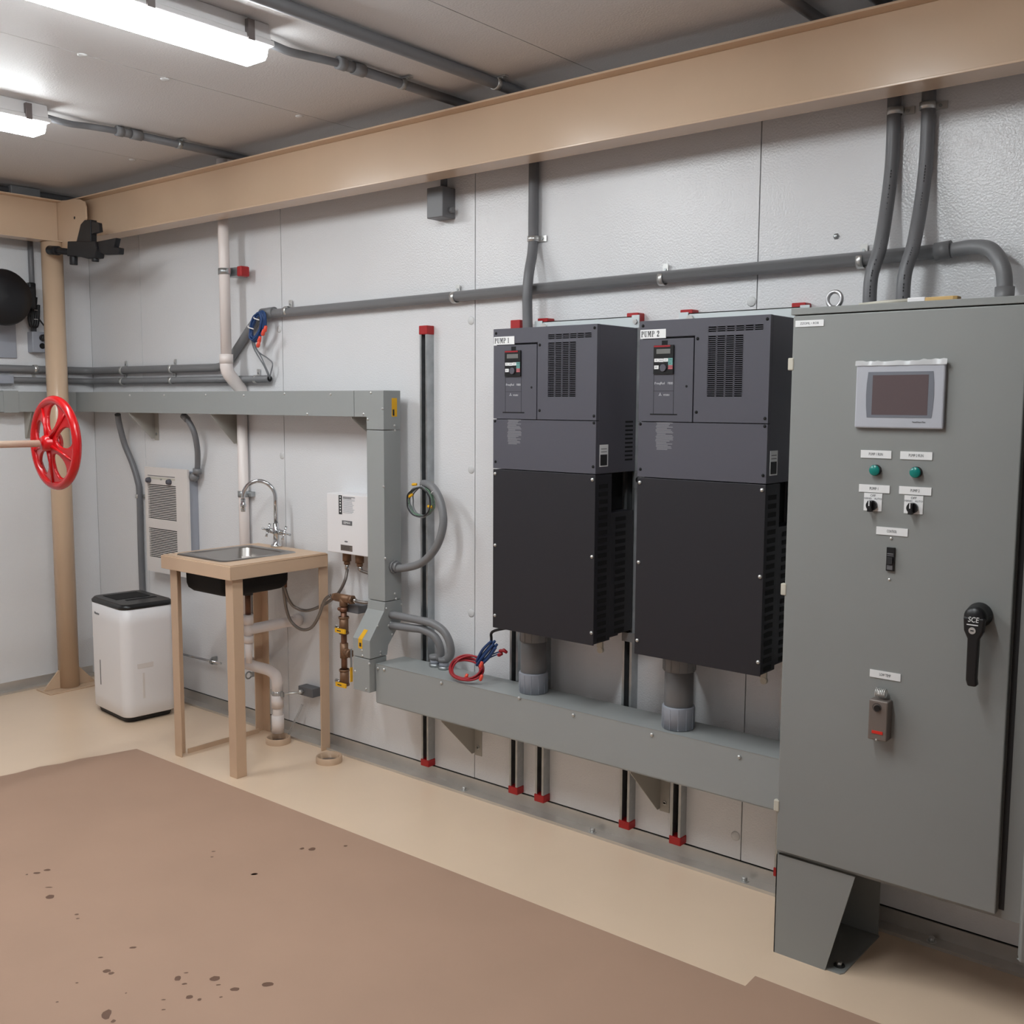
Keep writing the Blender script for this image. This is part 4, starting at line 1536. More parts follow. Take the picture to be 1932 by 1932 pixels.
# paint brush on the cabinet top
yb_ = -0.36
t2 = thing('paint_brush', 'paint brush with tan bristles lying on top of the cabinet', 'brush', (4.85, yb_, KZ1))
a0, a1, a2, a3 = 4.66, 4.80, 4.845, 4.925
zb_ = KZ1 + 0.0065
b = MB()
b.tube([(a0, yb_ + 0.02, zb_ - 0.001), (a0 + 0.06, yb_ + 0.012, zb_), (a1, yb_, zb_)], [0.004, 0.0055, 0.006], 'hinge', 12)
b.build('handle', t2)
b = MB()
b.box((a1, yb_ - 0.016, KZ1 + 0.0008), (a2, yb_ + 0.016, KZ1 + 0.0125), 'white')
b.build('ferrule', t2, 0.002)
b = MB()
b.prism([(a2, yb_ - 0.016), (a3 - 0.01, yb_ - 0.02), (a3, yb_ - 0.015), (a3, yb_ + 0.016), (a2, yb_ + 0.016)], 2, KZ1 + 0.001, KZ1 + 0.011, 'wood')
b.build('bristles', t2, 0.002)

# ================================================================== WALL HEATER
HF = -0.068
hx0, hx1, hz0, hz1 = 0.632, 1.037, 0.688, 1.256
t = thing('wall_heater', 'ivory wall heater with two slatted grilles and knobs behind the dehumidifier', 'heater', ((hx0 + hx1) / 2, 0, hz0))
b = MB()
b.box((hx0 + 0.02, HF + 0.012, hz0 + 0.03), (hx1 - 0.008, -0.0005, hz1 - 0.012), 'collar')
b.build('housing', t, 0.002)


def H(u, v):
    q = W(u, v, y=HF)
    return q.x, q.z


g1 = (H(278.5, 913)[0], H(331.5, 914)[0], H(300, 980)[1], H(300, 914)[1])
g2 = (H(280.8, 995)[0], H(333, 995)[0], H(300, 1053)[1], H(300, 997)[1])
b = MB()
gz = [hz0, g2[2], g2[3], g1[2], g1[3], hz1]
xa = min(g1[0], g2[0])
xb = max(g1[1], g2[1])
b.box((hx0, HF, hz0), (xa, HF + 0.012, hz1), 'offwhite')
b.box((xb, HF, hz0), (hx1, HF + 0.012, hz1), 'offwhite')
for a, c in ((gz[0], gz[1]), (gz[2], gz[3]), (gz[4], gz[5])):
    b.box((xa, HF, a), (xb, HF + 0.012, c), 'offwhite')
b.build('front_panel', t, 0)
for (z0, z1, n, k2) in ((g1[2], g1[3], 20, 'ink'), (g2[2], g2[3], 17, 'dark')):
    b = MB()
    b.box((xa, HF + 0.011, z0), (xb, HF + 0.012, z1), k2)
    rh = (z1 - z0) / n
    for i in range(n + 1):
        zc_ = z0 + i * rh
        b.box((xa, HF + 0.001, max(z0, zc_ - rh * 0.22)), (xb, HF + 0.004, min(z1, zc_ + rh * 0.22)), 'offwhite')
    b.build('grille', t)
b = MB()
c0, c1 = H(279, 899), H(330, 911)
b.box((c0[0], HF - 0.001, c1[1] + 0.01), (c1[0], HF, c0[1]), 'hinge')
b.box((c0[0], HF - 0.0015, c0[1] + 0.006), (c1[0], HF, c0[1] + 0.009), 'inkg')
b.text('OFF', ((c0[0] + c1[0]) / 2, HF - 0.0012, (c0[1] + c1[1]) / 2), X, Z, 0.012, 'inkg', 0.0003)
b.build('control_plate', t)
for u, v in ((282.5, 905.5), (321, 909.5)):
    q = H(u, v)
    b = MB()
    b.lathe([(0.0155, 0), (0.015, 0.012), (0.012, 0.02), (0, 0.022)], (q[0], HF - 0.0005, q[1]), NY, 'drive', 20)
    b.build('knob', t)

# ================================================================== DEHUMIDIFIER
t = thing('dehumidifier', 'white portable dehumidifier with black top standing on the floor', 'dehumidifier', (0.885, -0.31, 0))
ROT = Matrix.Translation((0.882, -0.312, 0)) @ Matrix.Rotation(math.radians(-5), 4, 'Z')


def rrect(hx, hy, r, n=7):
    out = []
    for cx_, cy_, a0 in ((hx - r, hy - r, 0), (-hx + r, hy - r, 90), (-hx + r, -hy + r, 180), (hx - r, -hy + r, 270)):
        for i in range(n + 1):
            a = math.radians(a0 + 90 * i / n)
            out.append((cx_ + r * math.cos(a), cy_ + r * math.sin(a)))
    return out


def loft(b, secs, k, cap=True):
    """secs: list of (z, hx, hy, r)"""
    vs, fs = [], []
    n = None
    for z, hx, hy, r in secs:
        pl = rrect(hx, hy, r)
        n = len(pl)
        vs += [(p[0], p[1], z) for p in pl]
    for s in range(len(secs) - 1):
        for i in range(n):
            fs.append((s * n + i, s * n + (i + 1) % n, (s + 1) * n + (i + 1) % n, (s + 1) * n + i))
    b.add(vs, fs, k, True)
    if cap:
        b.add(vs, [tuple(range(n - 1, -1, -1)), tuple(range((len(secs) - 1) * n, len(secs) * n))], k)


DHX, DHY = 0.196, 0.142
b = MB()
b.xf = ROT
loft(b, [(0.03, DHX - 0.006, DHY - 0.006, 0.045), (0.036, DHX - 0.001, DHY - 0.001, 0.05), (0.1, DHX, DHY, 0.05), (0.5, DHX, DHY, 0.05), (0.578, DHX - 0.001, DHY - 0.001, 0.05)], 'white')
b.build('body', t)
b = MB()
b.xf = ROT
loft(b, [(0.003, DHX - 0.025, DHY - 0.02, 0.04), (0.03, DHX - 0.018, DHY - 0.015, 0.04)], 'black')
b.build('base', t)
b = MB()
b.xf = ROT
loft(b, [(0.578, DHX, DHY, 0.05), (0.59, DHX + 0.001, DHY + 0.001, 0.05), (0.603, DHX - 0.012, DHY - 0.012, 0.04)], 'blackpl')
b.box((-0.14, -0.09, 0.603), (0.02, 0.09, 0.6045), 'dark')
b.box((0.05, -0.06, 0.603), (0.075, 0.1, 0.6045), 'dark')
b.build('top_panel', t)
b = MB()
b.xf = ROT
b.box((-0.085, -DHY - 0.0006, 0.155), (-0.076, -DHY + 0.004, 0.285), 'inkg')
b.build('level_window', t)
b = MB()
b.xf = ROT
b.text('Hisense', (-0.10, -DHY - 0.0006, 0.525), X, Z, 0.02, 'inkg', 0.0003, width=0.055)
b.build('lettering', t)
b = MB()
b.xf = ROT
b.box((DHX - 0.002, -0.075, 0.275), (DHX + 0.0015, 0.01, 0.30), 'offwhite')
b.box((DHX - 0.002, -0.05, 0.12), (DHX + 0.0012, -0.038, 0.25), 'offwhite')
b.build('tank_grip', t, 0.001)
b = MB()
b.xf = ROT
for sx in (-1, 1):
    for sy in (-1, 1):
        b.cyl((sx * (DHX - 0.06), sy * (DHY - 0.05), 0), (sx * (DHX - 0.06), sy * (DHY - 0.05), 0.012), 0.015, 'black', 12)
b.build('feet', t)

# ================================================================== SINK STAND
SX0, SX1, SY0, SY1, SZ = 1.612, 2.118, -0.578, -0.062, 0.926
t = thing('sink_stand', 'beige painted stand on four legs carrying the sink', 'table', (1.86, -0.32, 0))
b = MB()
ox0, ox1, oy0, oy1 = 1.652, 2.02, -0.545, -0.14     # sink cut-out
for x0_, x1_, y0_, y1_ in ((SX0, ox0 + .02, SY0, SY1), (ox1 - .02, SX1, SY0, SY1), (ox0 + .02, ox1 - .02, SY0, oy0 + .02), (ox0 + .02, ox1 - .02, oy1 - .02, SY1)):
    b.box((x0_, y0_, SZ - 0.012), (x1_, y1_, SZ), 'tan')
b.build('top', t, 0)
b = MB()
for a, c in (((SX0 - .006, SY0 - .006), (SX1 + .006, SY0)), ((SX0 - .006, SY1), (SX1 + .006, SY1 + .006)), ((SX0 - .006, SY0), (SX0, SY1)), ((SX1, SY0), (SX1 + .006, SY1))):
    b.box((a[0], a[1], SZ - 0.062), (c[0], c[1], SZ - 0.004), 'tan')
b.build('skirt', t, 0.002)
LS = 0.052
for x0_, y0_, ex, ey in ((SX0 + 0.025, SY0 + 0.018, 1, 1), (SX1 - 0.012, SY0 + 0.018, -1, 1), (SX0 + 0.025, SY1 - 0.002, 1, -1), (SX1 - 0.012, SY1 + 0.02, -1, -1)):
    b = MB()
    th_ = 0.006
    prof = [(x0_, y0_), (x0_ + ex * LS, y0_), (x0_ + ex * LS, y0_ + ey * th_), (x0_ + ex * th_, y0_ + ey * th_), (x0_ + ex * th_, y0_ + ey * LS), (x0_, y0_ + ey * LS)]
    b.prism(prof, 2, 0, SZ - 0.0125, 'tan')
    b.build('leg', t, 0.002)
b = MB()
b.box((SX0 + 0.045, SY0 + 0.07, 0.0), (SX0 + 0.051, SY1 - LS, 0.022), 'tan')
b.build('floor_rail', t)

# sink
t = thing('sink', 'stainless drop-in sink with black underside in the beige stand', 'sink', ((ox0 + ox1) / 2, (oy0 + oy1) / 2, SZ))
b = MB()
rz = SZ + 0.0035
c = ((ox0 + ox1) / 2, (oy0 + oy1) / 2)
hx_, hy_ = (ox1 - ox0) / 2, (oy1 - oy0) / 2


def loft_at(b, secs, k, cap_last=False, off=(0, 0)):
    vs, fs = [], []
    for z, hx, hy, r in secs:
        pl = rrect(hx, hy, r)
        n = len(pl)
        vs += [(p[0] + off[0], p[1] + off[1], z) for p in pl]
    for s in range(len(secs) - 1):
        for i in range(n):
            fs.append((s * n + i, s * n + (i + 1) % n, (s + 1) * n + (i + 1) % n, (s + 1) * n + i))
    b.add(vs, fs, k, True)
    if cap_last:
        b.add(vs, [tuple(range((len(secs) - 1) * n, len(secs) * n))], k)


loft_at(b, [(SZ + 0.0005, hx_, hy_, 0.03), (rz, hx_ - 0.003, hy_ - 0.003, 0.03), (rz, hx_ - 0.03, hy_ - 0.04, 0.05), (rz - 0.006, hx_ - 0.036, hy_ - 0.046, 0.05), (SZ - 0.13, hx_ - 0.045, hy_ - 0.055, 0.06), (SZ - 0.155, hx_ - 0.075, hy_ - 0.085, 0.06)], 'steel', True, c)
b.build('basin', t)
b = MB()
loft_at(b, [(SZ - 0.0125, hx_ - 0.022, hy_ - 0.022, 0.04), (SZ - 0.125, hx_ - 0.025, hy_ - 0.025, 0.04), (SZ - 0.145, hx_ - 0.03, hy_ - 0.03, 0.04), (SZ - 0.16, hx_ - 0.045, hy_ - 0.045, 0.04), (SZ - 0.166, hx_ - 0.065, hy_ - 0.065, 0.04)], 'dark', True, c)
b.build('undercoating', t)
b = MB()
b.cyl((c[0], c[1], SZ - 0.154), (c[0], c[1], SZ - 0.148), 0.04, 'chrome', 28)
b.cyl((c[0], c[1] + 0.05, SZ - 0.15), (c[0], c[1] + 0.05, SZ - 0.02), 0.02, 'offwhite', 24)
b.build('drain', t)

# faucet
fb = W(521.5, 1030, z=SZ + 0.004)
fx, fy = fb.x, fb.y
t = thing('faucet', 'chrome gooseneck faucet with two cross handles on the sink', 'faucet', (fx, fy, SZ))
def FZ(v):
    d = W(521.5, v, y=fy)
    return d.z
b = MB()
z0 = SZ + 0.0005 if (fx > ox1 or fy > oy1) else rz
zk = FZ(1003)
b.lathe([(0.0, 0), (0.027, 0.0), (0.026, 0.008), (0.016, 0.014), (0.0135, 0.03), (0.0135, zk - z0 - 0.012), (0.02, zk - z0 - 0.008), (0.02, zk - z0 + 0.012), (0.014, zk - z0 + 0.018), (0.014, zk - z0 + 0.04), (0, zk - z0 + 0.042)], (fx, fy, z0), Z, 'chrome', 24)
b.build('body', t)
sd = Vector((c[0], c[1], 0)) - Vector((fx, fy, 0))
sd.normalize()
sd = Vector((-0.80, -0.60, 0))
ztop = FZ(908)
reach = 0.155
cen = Vector((fx, fy, ztop - reach / 2)) + sd * (reach / 2)
pth = [Vector((fx, fy, zk + 0.03))]
for i in range(17):
    a = math.pi * i / 16
    pth.append(cen - sd * (reach / 2) * math.cos(a) + Z * (reach / 2) * math.sin(a))
pth.append(cen + sd * (reach / 2) - Z * 0.015)
b = MB()
b.tube(pth, 0.0095, 'chrome', 16)
b.build('spout', t)
b = MB()
e = cen + sd * (reach / 2)
b.lathe([(0.0115, -0.0), (0.0115, 0.02), (0.014, 0.024), (0.014, 0.035), (0.0105, 0.04), (0.012, 0.05), (0.0105, 0.06), (0, 0.06)], e - Z * 0.008, -Z, 'chrome', 18)
b.build('aerator', t)
hd_ = Vector((0.80, -0.10, -0.0)).normalized()
for s in (1, -1):
    b = MB()
    o = Vector((fx, fy, zk))
    b.cyl(o + hd_ * s * 0.015, o + hd_ * s * 0.07, 0.0115, 'chrome', 18)
    b.cyl(o + hd_ * s * 0.03, o + hd_ * s * 0.05, 0.0125, 'chrome', 18)
    k0 = o + hd_ * s * 0.074
    b.sphere(k0, 0.011, 'chrome', 12)
    side = hd_.cross(Z).normalized()
    for a in (20, 110, 200, 290):
        a = math.radians(a)
        dd = side * math.cos(a) + Z * math.sin(a)
        b.tube([k0, k0 + dd * 0.018, k0 + dd * 0.033], [0.006, 0.0045, 0.0065], 'chrome', 10)
    b.build('cross_handle', t)

# drain plumbing
dx, dy = c[0] + 0.04, c[1] + 0.0
tp = W(468, 1150, y=-0.31)
dx, dy = tp.x, -0.31
ringp = Vector((1.849, -0.143, 0))
t = thing('drain_pipe', 'white plastic drain pipe bending down from under the sink to the floor', 'pipe', (ringp.x, ringp.y, 0.06))
b = MB()
b.cyl((dx, dy, 0.635), (dx, dy, SZ - 0.164), 0.013, 'copper', 18)
b.cyl((dx, dy, SZ - 0.19), (dx, dy, SZ - 0.166), 0.024, 'black', 18)
lab(b.build('tailpiece', t), 'brown metal tailpiece under the basin')
b = MB()
b.cyl((dx, dy, 0.60), (dx, dy, 0.645), 0.0235, 'pvcw', 24)
b.cyl((dx, dy, 0.545), (dx, dy, 0.60), 0.019, 'pvcw', 24)
b.cyl((dx, dy, 0.515), (dx, dy, 0.547), 0.022, 'pvcw', 24)
b.cyl((dx, dy, 0.42), (dx, dy, 0.515), 0.0135, 'pvcw', 20, r1=0.018)
b.build('trap_riser', t)
b = MB()
b.tube(arc_path([(dx, dy, 0.575), (dx, -0.04, 0.575), (dx + 0.0, -0.012, 0.575)], 0.02), 0.0245, 'pvcw', 24)
b.cyl((dx, -0.06, 0.575), (dx, -0.02, 0.575), 0.030, 'pvcw', 24)
b.build('wall_branch', t)
zh = W(500, 1262, y=-0.143).z
b = MB()
b.tube(arc_path([(1.58, -0.143, zh), (ringp.x - 0.05, -0.143, zh), (ringp.x, -0.143, zh - 0.02), (ringp.x, -0.143, zh - 0.12)], 0.06, 8), 0.0265, 'pvcw', 24)
b.build('elbow', t)
b = MB()
b.cyl((ringp.x, -0.143, 0.055), (ringp.x, -0.143, zh - 0.1), 0.0235, 'pvcw', 24)
b.cyl((ringp.x, -0.143, zh - 0.17), (ringp.x, -0.143, zh - 0.11), 0.029, 'pvcw', 24)
b.cyl((ringp.x, -0.143, 0.05), (ringp.x, -0.143, 0.135), 0.029, 'pvcw', 24)
b.build('downpipe', t)
b = MB()
b.cyl((1.6, -0.143, zh - 0.0), (1.6, -0.02, zh), 0.0245, 'pvcw', 20)
b.build('rear_branch', t)
zq = W(525, 1308, y=-0.143).z
# strut stub holding the drain
t2 = thing('strut_stub', 'dark strut stub with clamp ring holding the white drain pipe', 'bracket', (1.93, 0, zq))
b = MB()
sx0 = 1.89
b.box((sx0, -0.052, zq - 0.018), (sx0 + 0.105, -0.0005, zq + 0.024), 'inkg')
b.build('strut', t2, 0.002)
b = MB()
b.ring((ringp.x, -0.143, zq), Z, 0.0265, 0.024, 0.003, 'galv')
b.box((ringp.x + 0.024, -0.148, zq - 0.012), (ringp.x + 0.045, -0.138, zq + 0.012), 'galv')
b.box((ringp.x - 0.045, -0.148, zq - 0.012), (ringp.x - 0.024, -0.138, zq + 0.012), 'galv')
b.tube([(ringp.x + 0.035, -0.143, zq), (sx0 + 0.03, -0.09, zq + 0.003), (sx0 + 0.04, -0.05, zq + 0.003)], 0.005, 'screw', 10)
b.cyl((sx0 + 0.03, -0.075, zq + 0.003), (sx0 + 0.035, -0.055, zq + 0.003), 0.011, 'screw', 6)
b.build('pipe_clamp', t2)

# floor sleeves
for (x, y), lb in (((1.849, -0.143), 'beige floor sleeve right under the white drain pipe'), ((2.238, -0.162), 'open beige floor sleeve right of the sink stand')):
    b = MB()
    b.lathe([(0.058, 0.0), (0.058, 0.028), (0.0555, 0.03), (0.05, 0.028), (0.05, 0.002)], (x, y, 0), Z, 'tan', 40)
    b.cyl((x, y, 0.0005), (x, y, 0.002), 0.05, 'taupe', 32)
    tag(b.build('floor_sleeve'), lb, 'pipe sleeve', 'beige floor sleeves')
b = MB()
b.tube(spline([(1.862, -0.09, 0.03), (1.885, -0.075, 0.09), (1.905, -0.06, 0.14), (1.91, -0.045, 0.175)], 6), 0.006, 'clear', 12)
tag(b.build('clear_hose'), 'short clear plastic hose hanging into the floor sleeve under the sink', 'hose')
# small rod and clip behind the table
b = MB()
q0, q1 = W(352, 1237, y=-0.03), W(400, 1247, y=-0.03)
t = thing('sensor_rod', 'thin silver rod with clip low on the wall left of the sink', 'rod', q0)
b.cyl(q0 - X * 0.12, q1 + X * 0.08, 0.006, 'chrome', 12)
b.build('rod', t)
b = MB()
b.torus(q1, X, 0.014, 0.004, 'galv', 20, 8)
b.box(q1 + Vector((-0.006, 0, -0.02)), (q1.x + 0.006, -0.0005, q1.z + 0.02), 'galv')
b.build('clip', t)
q = W(469, 1274, y=-0.06)
b = MB()
b.torus(q, X, 0.017, 0.004, 'galv', 20, 8)
b.box(q + Vector((-0.006, 0.012, -0.012)), (q.x + 0.006, -0.0005, q.z + 0.012), 'galv')
tag(b.build('pipe_clip'), 'small metal pipe clip beside the front leg of the sink stand', 'clip')

# ================================================================== WATER HEATER
WF = -0.095
wx0, wx1 = W(617, 980, y=WF).x, 2.47
wz1, wz0 = W(617, 930, y=WF).z, W(617, 1040, y=WF).z
t = thing('water_heater', 'small white tankless water heater on the wall behind the trough', 'water heater', ((wx0 + wx1) / 2, 0, wz0))
b = MB()
b.box((wx0, WF, wz0), (wx1, -0.0005, wz1), 'white')
b.build('case', t, 0.003)


def Q(u, v):
    q = W(u, v, y=WF)
    return q.x, q.z


b = MB()
a0, a1 = Q(639, 934), Q(645.5, 970.5)
b.box((a0[0], WF - 0.0008, a1[1]), (a1[0], WF, a0[1]), 'ink')
for i in range(6):
    zz = a0[1] - (a0[1] - a1[1]) * (0.1 + 0.15 * i)
    b.sphere(((a0[0] + a1[0]) / 2, WF - 0.0008, zz), 0.0045, 'plate', 8, (1, 0.15, 1))
b.build('warning_strip', t)
b = MB()
random.seed(2)
a0, a1 = Q(647, 936), Q(670, 970)
n = 15
for i in range(n):
    zz = a0[1] - (a0[1] - a1[1]) * (i + 0.4) / n
    hgt = 0.0032 if i < 2 else 0.0016
    b.box((a0[0], WF - 0.0006, zz - hgt), (a1[0] - random.random() * 0.025 * (i > 0), WF, zz), 'inkg' if i < 2 else 'collar')
b.build('instruction_print', t)
b = MB()
a0, a1 = Q(645.5, 981.5), Q(664.5, 992)
b.box((a0[0], WF - 0.001, a1[1]), (a1[0], WF, a0[1]), 'inkg')
b.text('EEMAX', ((a0[0] + a1[0]) / 2, WF - 0.0012, (a0[1] + a1[1]) / 2), X, Z, 0.014, 'plate', 0.0003, width=0.045)
b.build('brand_badge', t)
b = MB()
a0, a1 = Q(643, 1027), Q(665, 1041)
b.box((a0[0], WF - 0.001, a1[1]), (a1[0], WF, a0[1]), 'taupe')
for i in range(4):
    zz = a0[1] - (a0[1] - a1[1]) * (0.15 + 0.2 * i)
    b.box((a0[0] + 0.004, WF - 0.0014, zz - 0.002), (a1[0] - 0.012 * (i % 2) - 0.006, WF, zz), 'ink')
b.build('rating_label', t)
b = MB()
a0 = Q(653, 1022)
b.sphere((a0[0], WF, a0[1]), 0.012, 'inkg', 12, (1, 0.05, 0.3))
b.build('logo', t)
WY = -0.055
wl, wr = W(654.5, 1050, y=WY), W(678.5, 1055, y=WY)
for p in (wl, wr):
    b = MB()
    b.cyl((p.x, WY, wz0 - 0.04), (p.x, WY, wz0 + 0.002), 0.0195, 'brass', 20)
    b.cyl((p.x, WY, wz0 - 0.055), (p.x, WY, wz0 - 0.038), 0.0145, 'brass', 6)
    b.build('pipe_fitting', t)

# ================================================================== COPPER MANIFOLD
MY = -0.115


def mp(u, v, y=MY):
    return W(u, v, y=y)


mx = W(649, 1200, y=MY).x
def mz(v):
    return W(649, v, y=MY).z


t = thing('valve_manifold', 'bronze pipe manifold with three yellow-handled ball valves on the wall', 'pipework', (mx, MY, mz(1292)))
b = MB()
b.cyl((mx, MY, mz(1292)), (mx, MY, mz(1130)), 0.0135, 'copper', 20)
b.build('riser', t)
b = MB()
zt_ = mz(1129)
b.cyl((mx - 0.05, MY, zt_), (mx + 0.045, MY, zt_), 0.0185, 'brass', 22)
b.cyl((mx + 0.045, MY, zt_), (mx + 0.062, MY, zt_), 0.0205, 'brass', 6)
b.cyl((mx - 0.064, MY, zt_), (mx - 0.05, MY, zt_), 0.0175, 'brass', 6)
b.cyl((mx, MY, zt_), (mx, MY, zt_ - 0.035), 0.0185, 'brass', 22)
b.build('tee', t)
for va, vb in ((1163, 1196), (1262, 1293)):
    b = MB()
    b.cyl((mx, MY, mz(va)), (mx, MY, mz(vb)), 0.0205, 'brass', 22)
    b.cyl((mx, MY, mz(va)), (mx, MY, mz(va + 4)), 0.0235, 'brass', 8)
    b.cyl((mx, MY, mz(vb - 4)), (mx, MY, mz(vb)), 0.0225, 'brass', 8)
    b.build('valve_body', t)
for v in (1187, 1288):
    b = MB()
    zz = mz(v)
    b.box((mx - 0.022, MY - 0.034, zz - 0.011), (mx + 0.044, MY - 0.026, zz + 0.008), 'yellow')
    b.box((mx - 0.008, MY - 0.0345, zz - 0.004), (mx + 0.018, MY - 0.0335, zz + 0.001), 'ink')
    lab(b.build('valve_handle', t, 0.002), 'yellow lever handle')
    b = MB()
    b.cyl((mx - 0.035, MY - 0.012, zz + 0.004), (mx - 0.012, MY - 0.012, zz + 0.004), 0.009, 'chrome', 14)
    b.torus((mx - 0.038, MY - 0.012, zz + 0.004), Y, 0.01, 0.003, 'galv', 18, 8)
    b.build('handle_stem', t)
b = MB()
zz = mz(1228)
b.cyl((mx, MY, mz(1213)), (mx, MY, mz(1241)), 0.0185, 'brass', 20)
b.cyl((mx, MY - 0.0, zz), (mx + 0.05, MY - 0.01, zz - 0.002), 0.0155, 'brass', 18)
b.cyl((mx + 0.035, MY - 0.008, zz - 0.002), (mx + 0.056, MY - 0.011, zz - 0.003), 0.019, 'brass', 8)
b.build('side_branch', t)
b = MB()
b.box((mx + 0.056, MY - 0.016, mz(1254)), (mx + 0.060, MY - 0.006, zz + 0.02), 'galv')
b.box((mx + 0.056, MY - 0.018, mz(1281)), (mx + 0.061, MY - 0.004, mz(1254)), 'yellow')
lab(b.build('valve_handle', t, 0.0015), 'yellow lever hanging straight down')
zz = mz(1150)
b = MB()
b.ring((mx, MY, zz), Z, 0.0175, 0.02, 0.004, 'copper')
b.sphere((mx - 0.025, MY - 0.004, zz), 0.009, 'copper', 10)
b.build('clamp_ring', t)
b = MB()
b.box((mx - 0.01, -0.098, zz - 0.014), (mx + 0.075, -0.0005, zz + 0.02), 'inkg')
tag(b.build('strut_stub', None, 0.002), 'dark strut stub holding the bronze manifold', 'bracket')

# braided hoses
def hose(pts, label):
    t = thing('braided_hose', label, 'hose', pts[0], 'braided steel water hoses')
    b = MB()
    b.tube(spline(pts, 8), 0.0072, 'braid', 12)
    b.build('hose', t)
    for p, q in ((pts[0], pts[1]), (pts[-1], pts[-2])):
        d = (Vector(q) - Vector(p)).normalized()
        b = MB()
        b.cyl(Vector(p), Vector(p) + d * 0.022, 0.0095, 'chrome', 12)
        b.build('ferrule', t)


A = Vector((wl.x, WY, wz0 - 0.054))
hose([A, A - Z * 0.03, mp(650, 1098, -0.07), mp(636, 1122, -0.08), mp(612, 1140, -0.08), mp(580, 1152, -0.09), mp(557, 1146, -0.12), mp(545, 1132, -0.15), mp(538, 1112, -0.17), mp(534, 1092, -0.17)],
     'braided hose from the left port of the water heater sweeping to the faucet')
hose([Vector((mx - 0.064, MY, zt_)), mp(623, 1124), mp(612, 1134), mp(600, 1165, -0.1), mp(586, 1185, -0.1), mp(567, 1187, -0.11), mp(549, 1172, -0.13), mp(540, 1148, -0.15), mp(536, 1122, -0.17), mp(532, 1092, -0.17)],
     'braided hose from the manifold tee making the lowest loop to the faucet')
B = Vector((wr.x, WY, wz0 - 0.054))
hose([Vector((mx + 0.062, MY, zt_)), mp(676, 1135), mp(689, 1137, -0.10), Vector((2.478, -0.09, mz(1128))), Vector((2.487, -0.07, mz(1105))), Vector((2.47, -0.058, mz(1085))), B - Z * 0.02 + X * 0.01, B],
     'braided hose looping from the manifold to the right port of the water heater')
b = MB()
for dx_, u in ((0, 533), (0.02, 539)):
    b.cyl(mp(u, 1062, -0.17), mp(u, 1108, -0.17), 0.0065, 'copper', 12)
tag(b.build('copper_tails'), 'pair of copper supply tails below the faucet', 'pipe')

# ================================================================== FLEXIBLE CONDUITS NEXT TO THE TROUGH
st = W(749, 1069, x=VX1 + 0.012)
p = [Vector((VX1 + 0.004, -0.105, st.z)), Vector((VX1 + 0.05, -0.107, st.z - 0.002)), W(795, 1062, y=-0.11), W(823, 1032, y=-0.115), W(836, 990, y=-0.11), W(832, 950, y=-0.10), W(820, 924, y=-0.09), W(808, 914, y=-0.08), W(798, 913, y=-0.07)]
t = thing('flexible_conduit', 'grey flexible conduit looping from the trough side up to the coiled wires', 'conduit', p[0])
b = MB()
b.tube(spline(p, 8), 0.0165, 'pvcg', 18)
b.build('hose', t)
b = MB()
b.cyl((VX1 + 0.0005, -0.105, st.z), (VX1 + 0.014, -0.105, st.z), 0.028, 'pvcg', 8)
b.cyl((VX1 + 0.012, -0.105, st.z), (VX1 + 0.032, -0.106, st.z), 0.022, 'pvcg', 20)
b.build('fitting', t)
b = MB()
b.torus(W(821, 928, y=-0.09), Vector((0.5, 0, -0.8)), 0.0185, 0.0015, 'white', 24, 6)
b.build('cable_tie', t)

for k, (pts, lbl) in enumerate((
        ([(757, 1163), (790, 1170), (815, 1176), (836, 1190), (848, 1212), (850, 1235)], 'outer of the two grey flexible conduits curving down into the lower trough'),
        ([(753, 1183), (775, 1185), (797, 1188), (818, 1199), (829, 1217), (831, 1237)], 'inner of the two grey flexible conduits curving down into the lower trough'))):
    endp = W((838, 821)[k], (1262, 1257)[k], z=LZ1)
    ye = endp.y
    yy0 = -0.12
    P = []
    for i, (u, v) in enumerate(pts):
        P.append(W(u, v, y=yy0 + (ye - yy0) * i / (len(pts) - 1)))
    P[0] = Vector((VX1 - 0.004, P[0].y, P[0].z))
    P.append(Vector((endp.x, ye, LZ1 + 0.035)))
    t = thing('flexible_conduit', lbl, 'conduit', endp, 'pair of flexible conduits')
    b = MB()
    b.tube(spline(P, 8), 0.0165, 'pvcg', 18)
    b.build('hose', t)
    b = MB()
    b.cyl((endp.x, ye, LZ1 + 0.0005), (endp.x, ye, LZ1 + 0.012), 0.025, 'galv', 8)
    b.cyl((endp.x, ye, LZ1 + 0.012), (endp.x, ye, LZ1 + 0.032), 0.0205, 'collar', 20)
    b.cyl((endp.x, ye, LZ1 + 0.032), (endp.x, ye, LZ1 + 0.048), 0.0255, 'pvcg', 10)
    b.build('fitting', t)

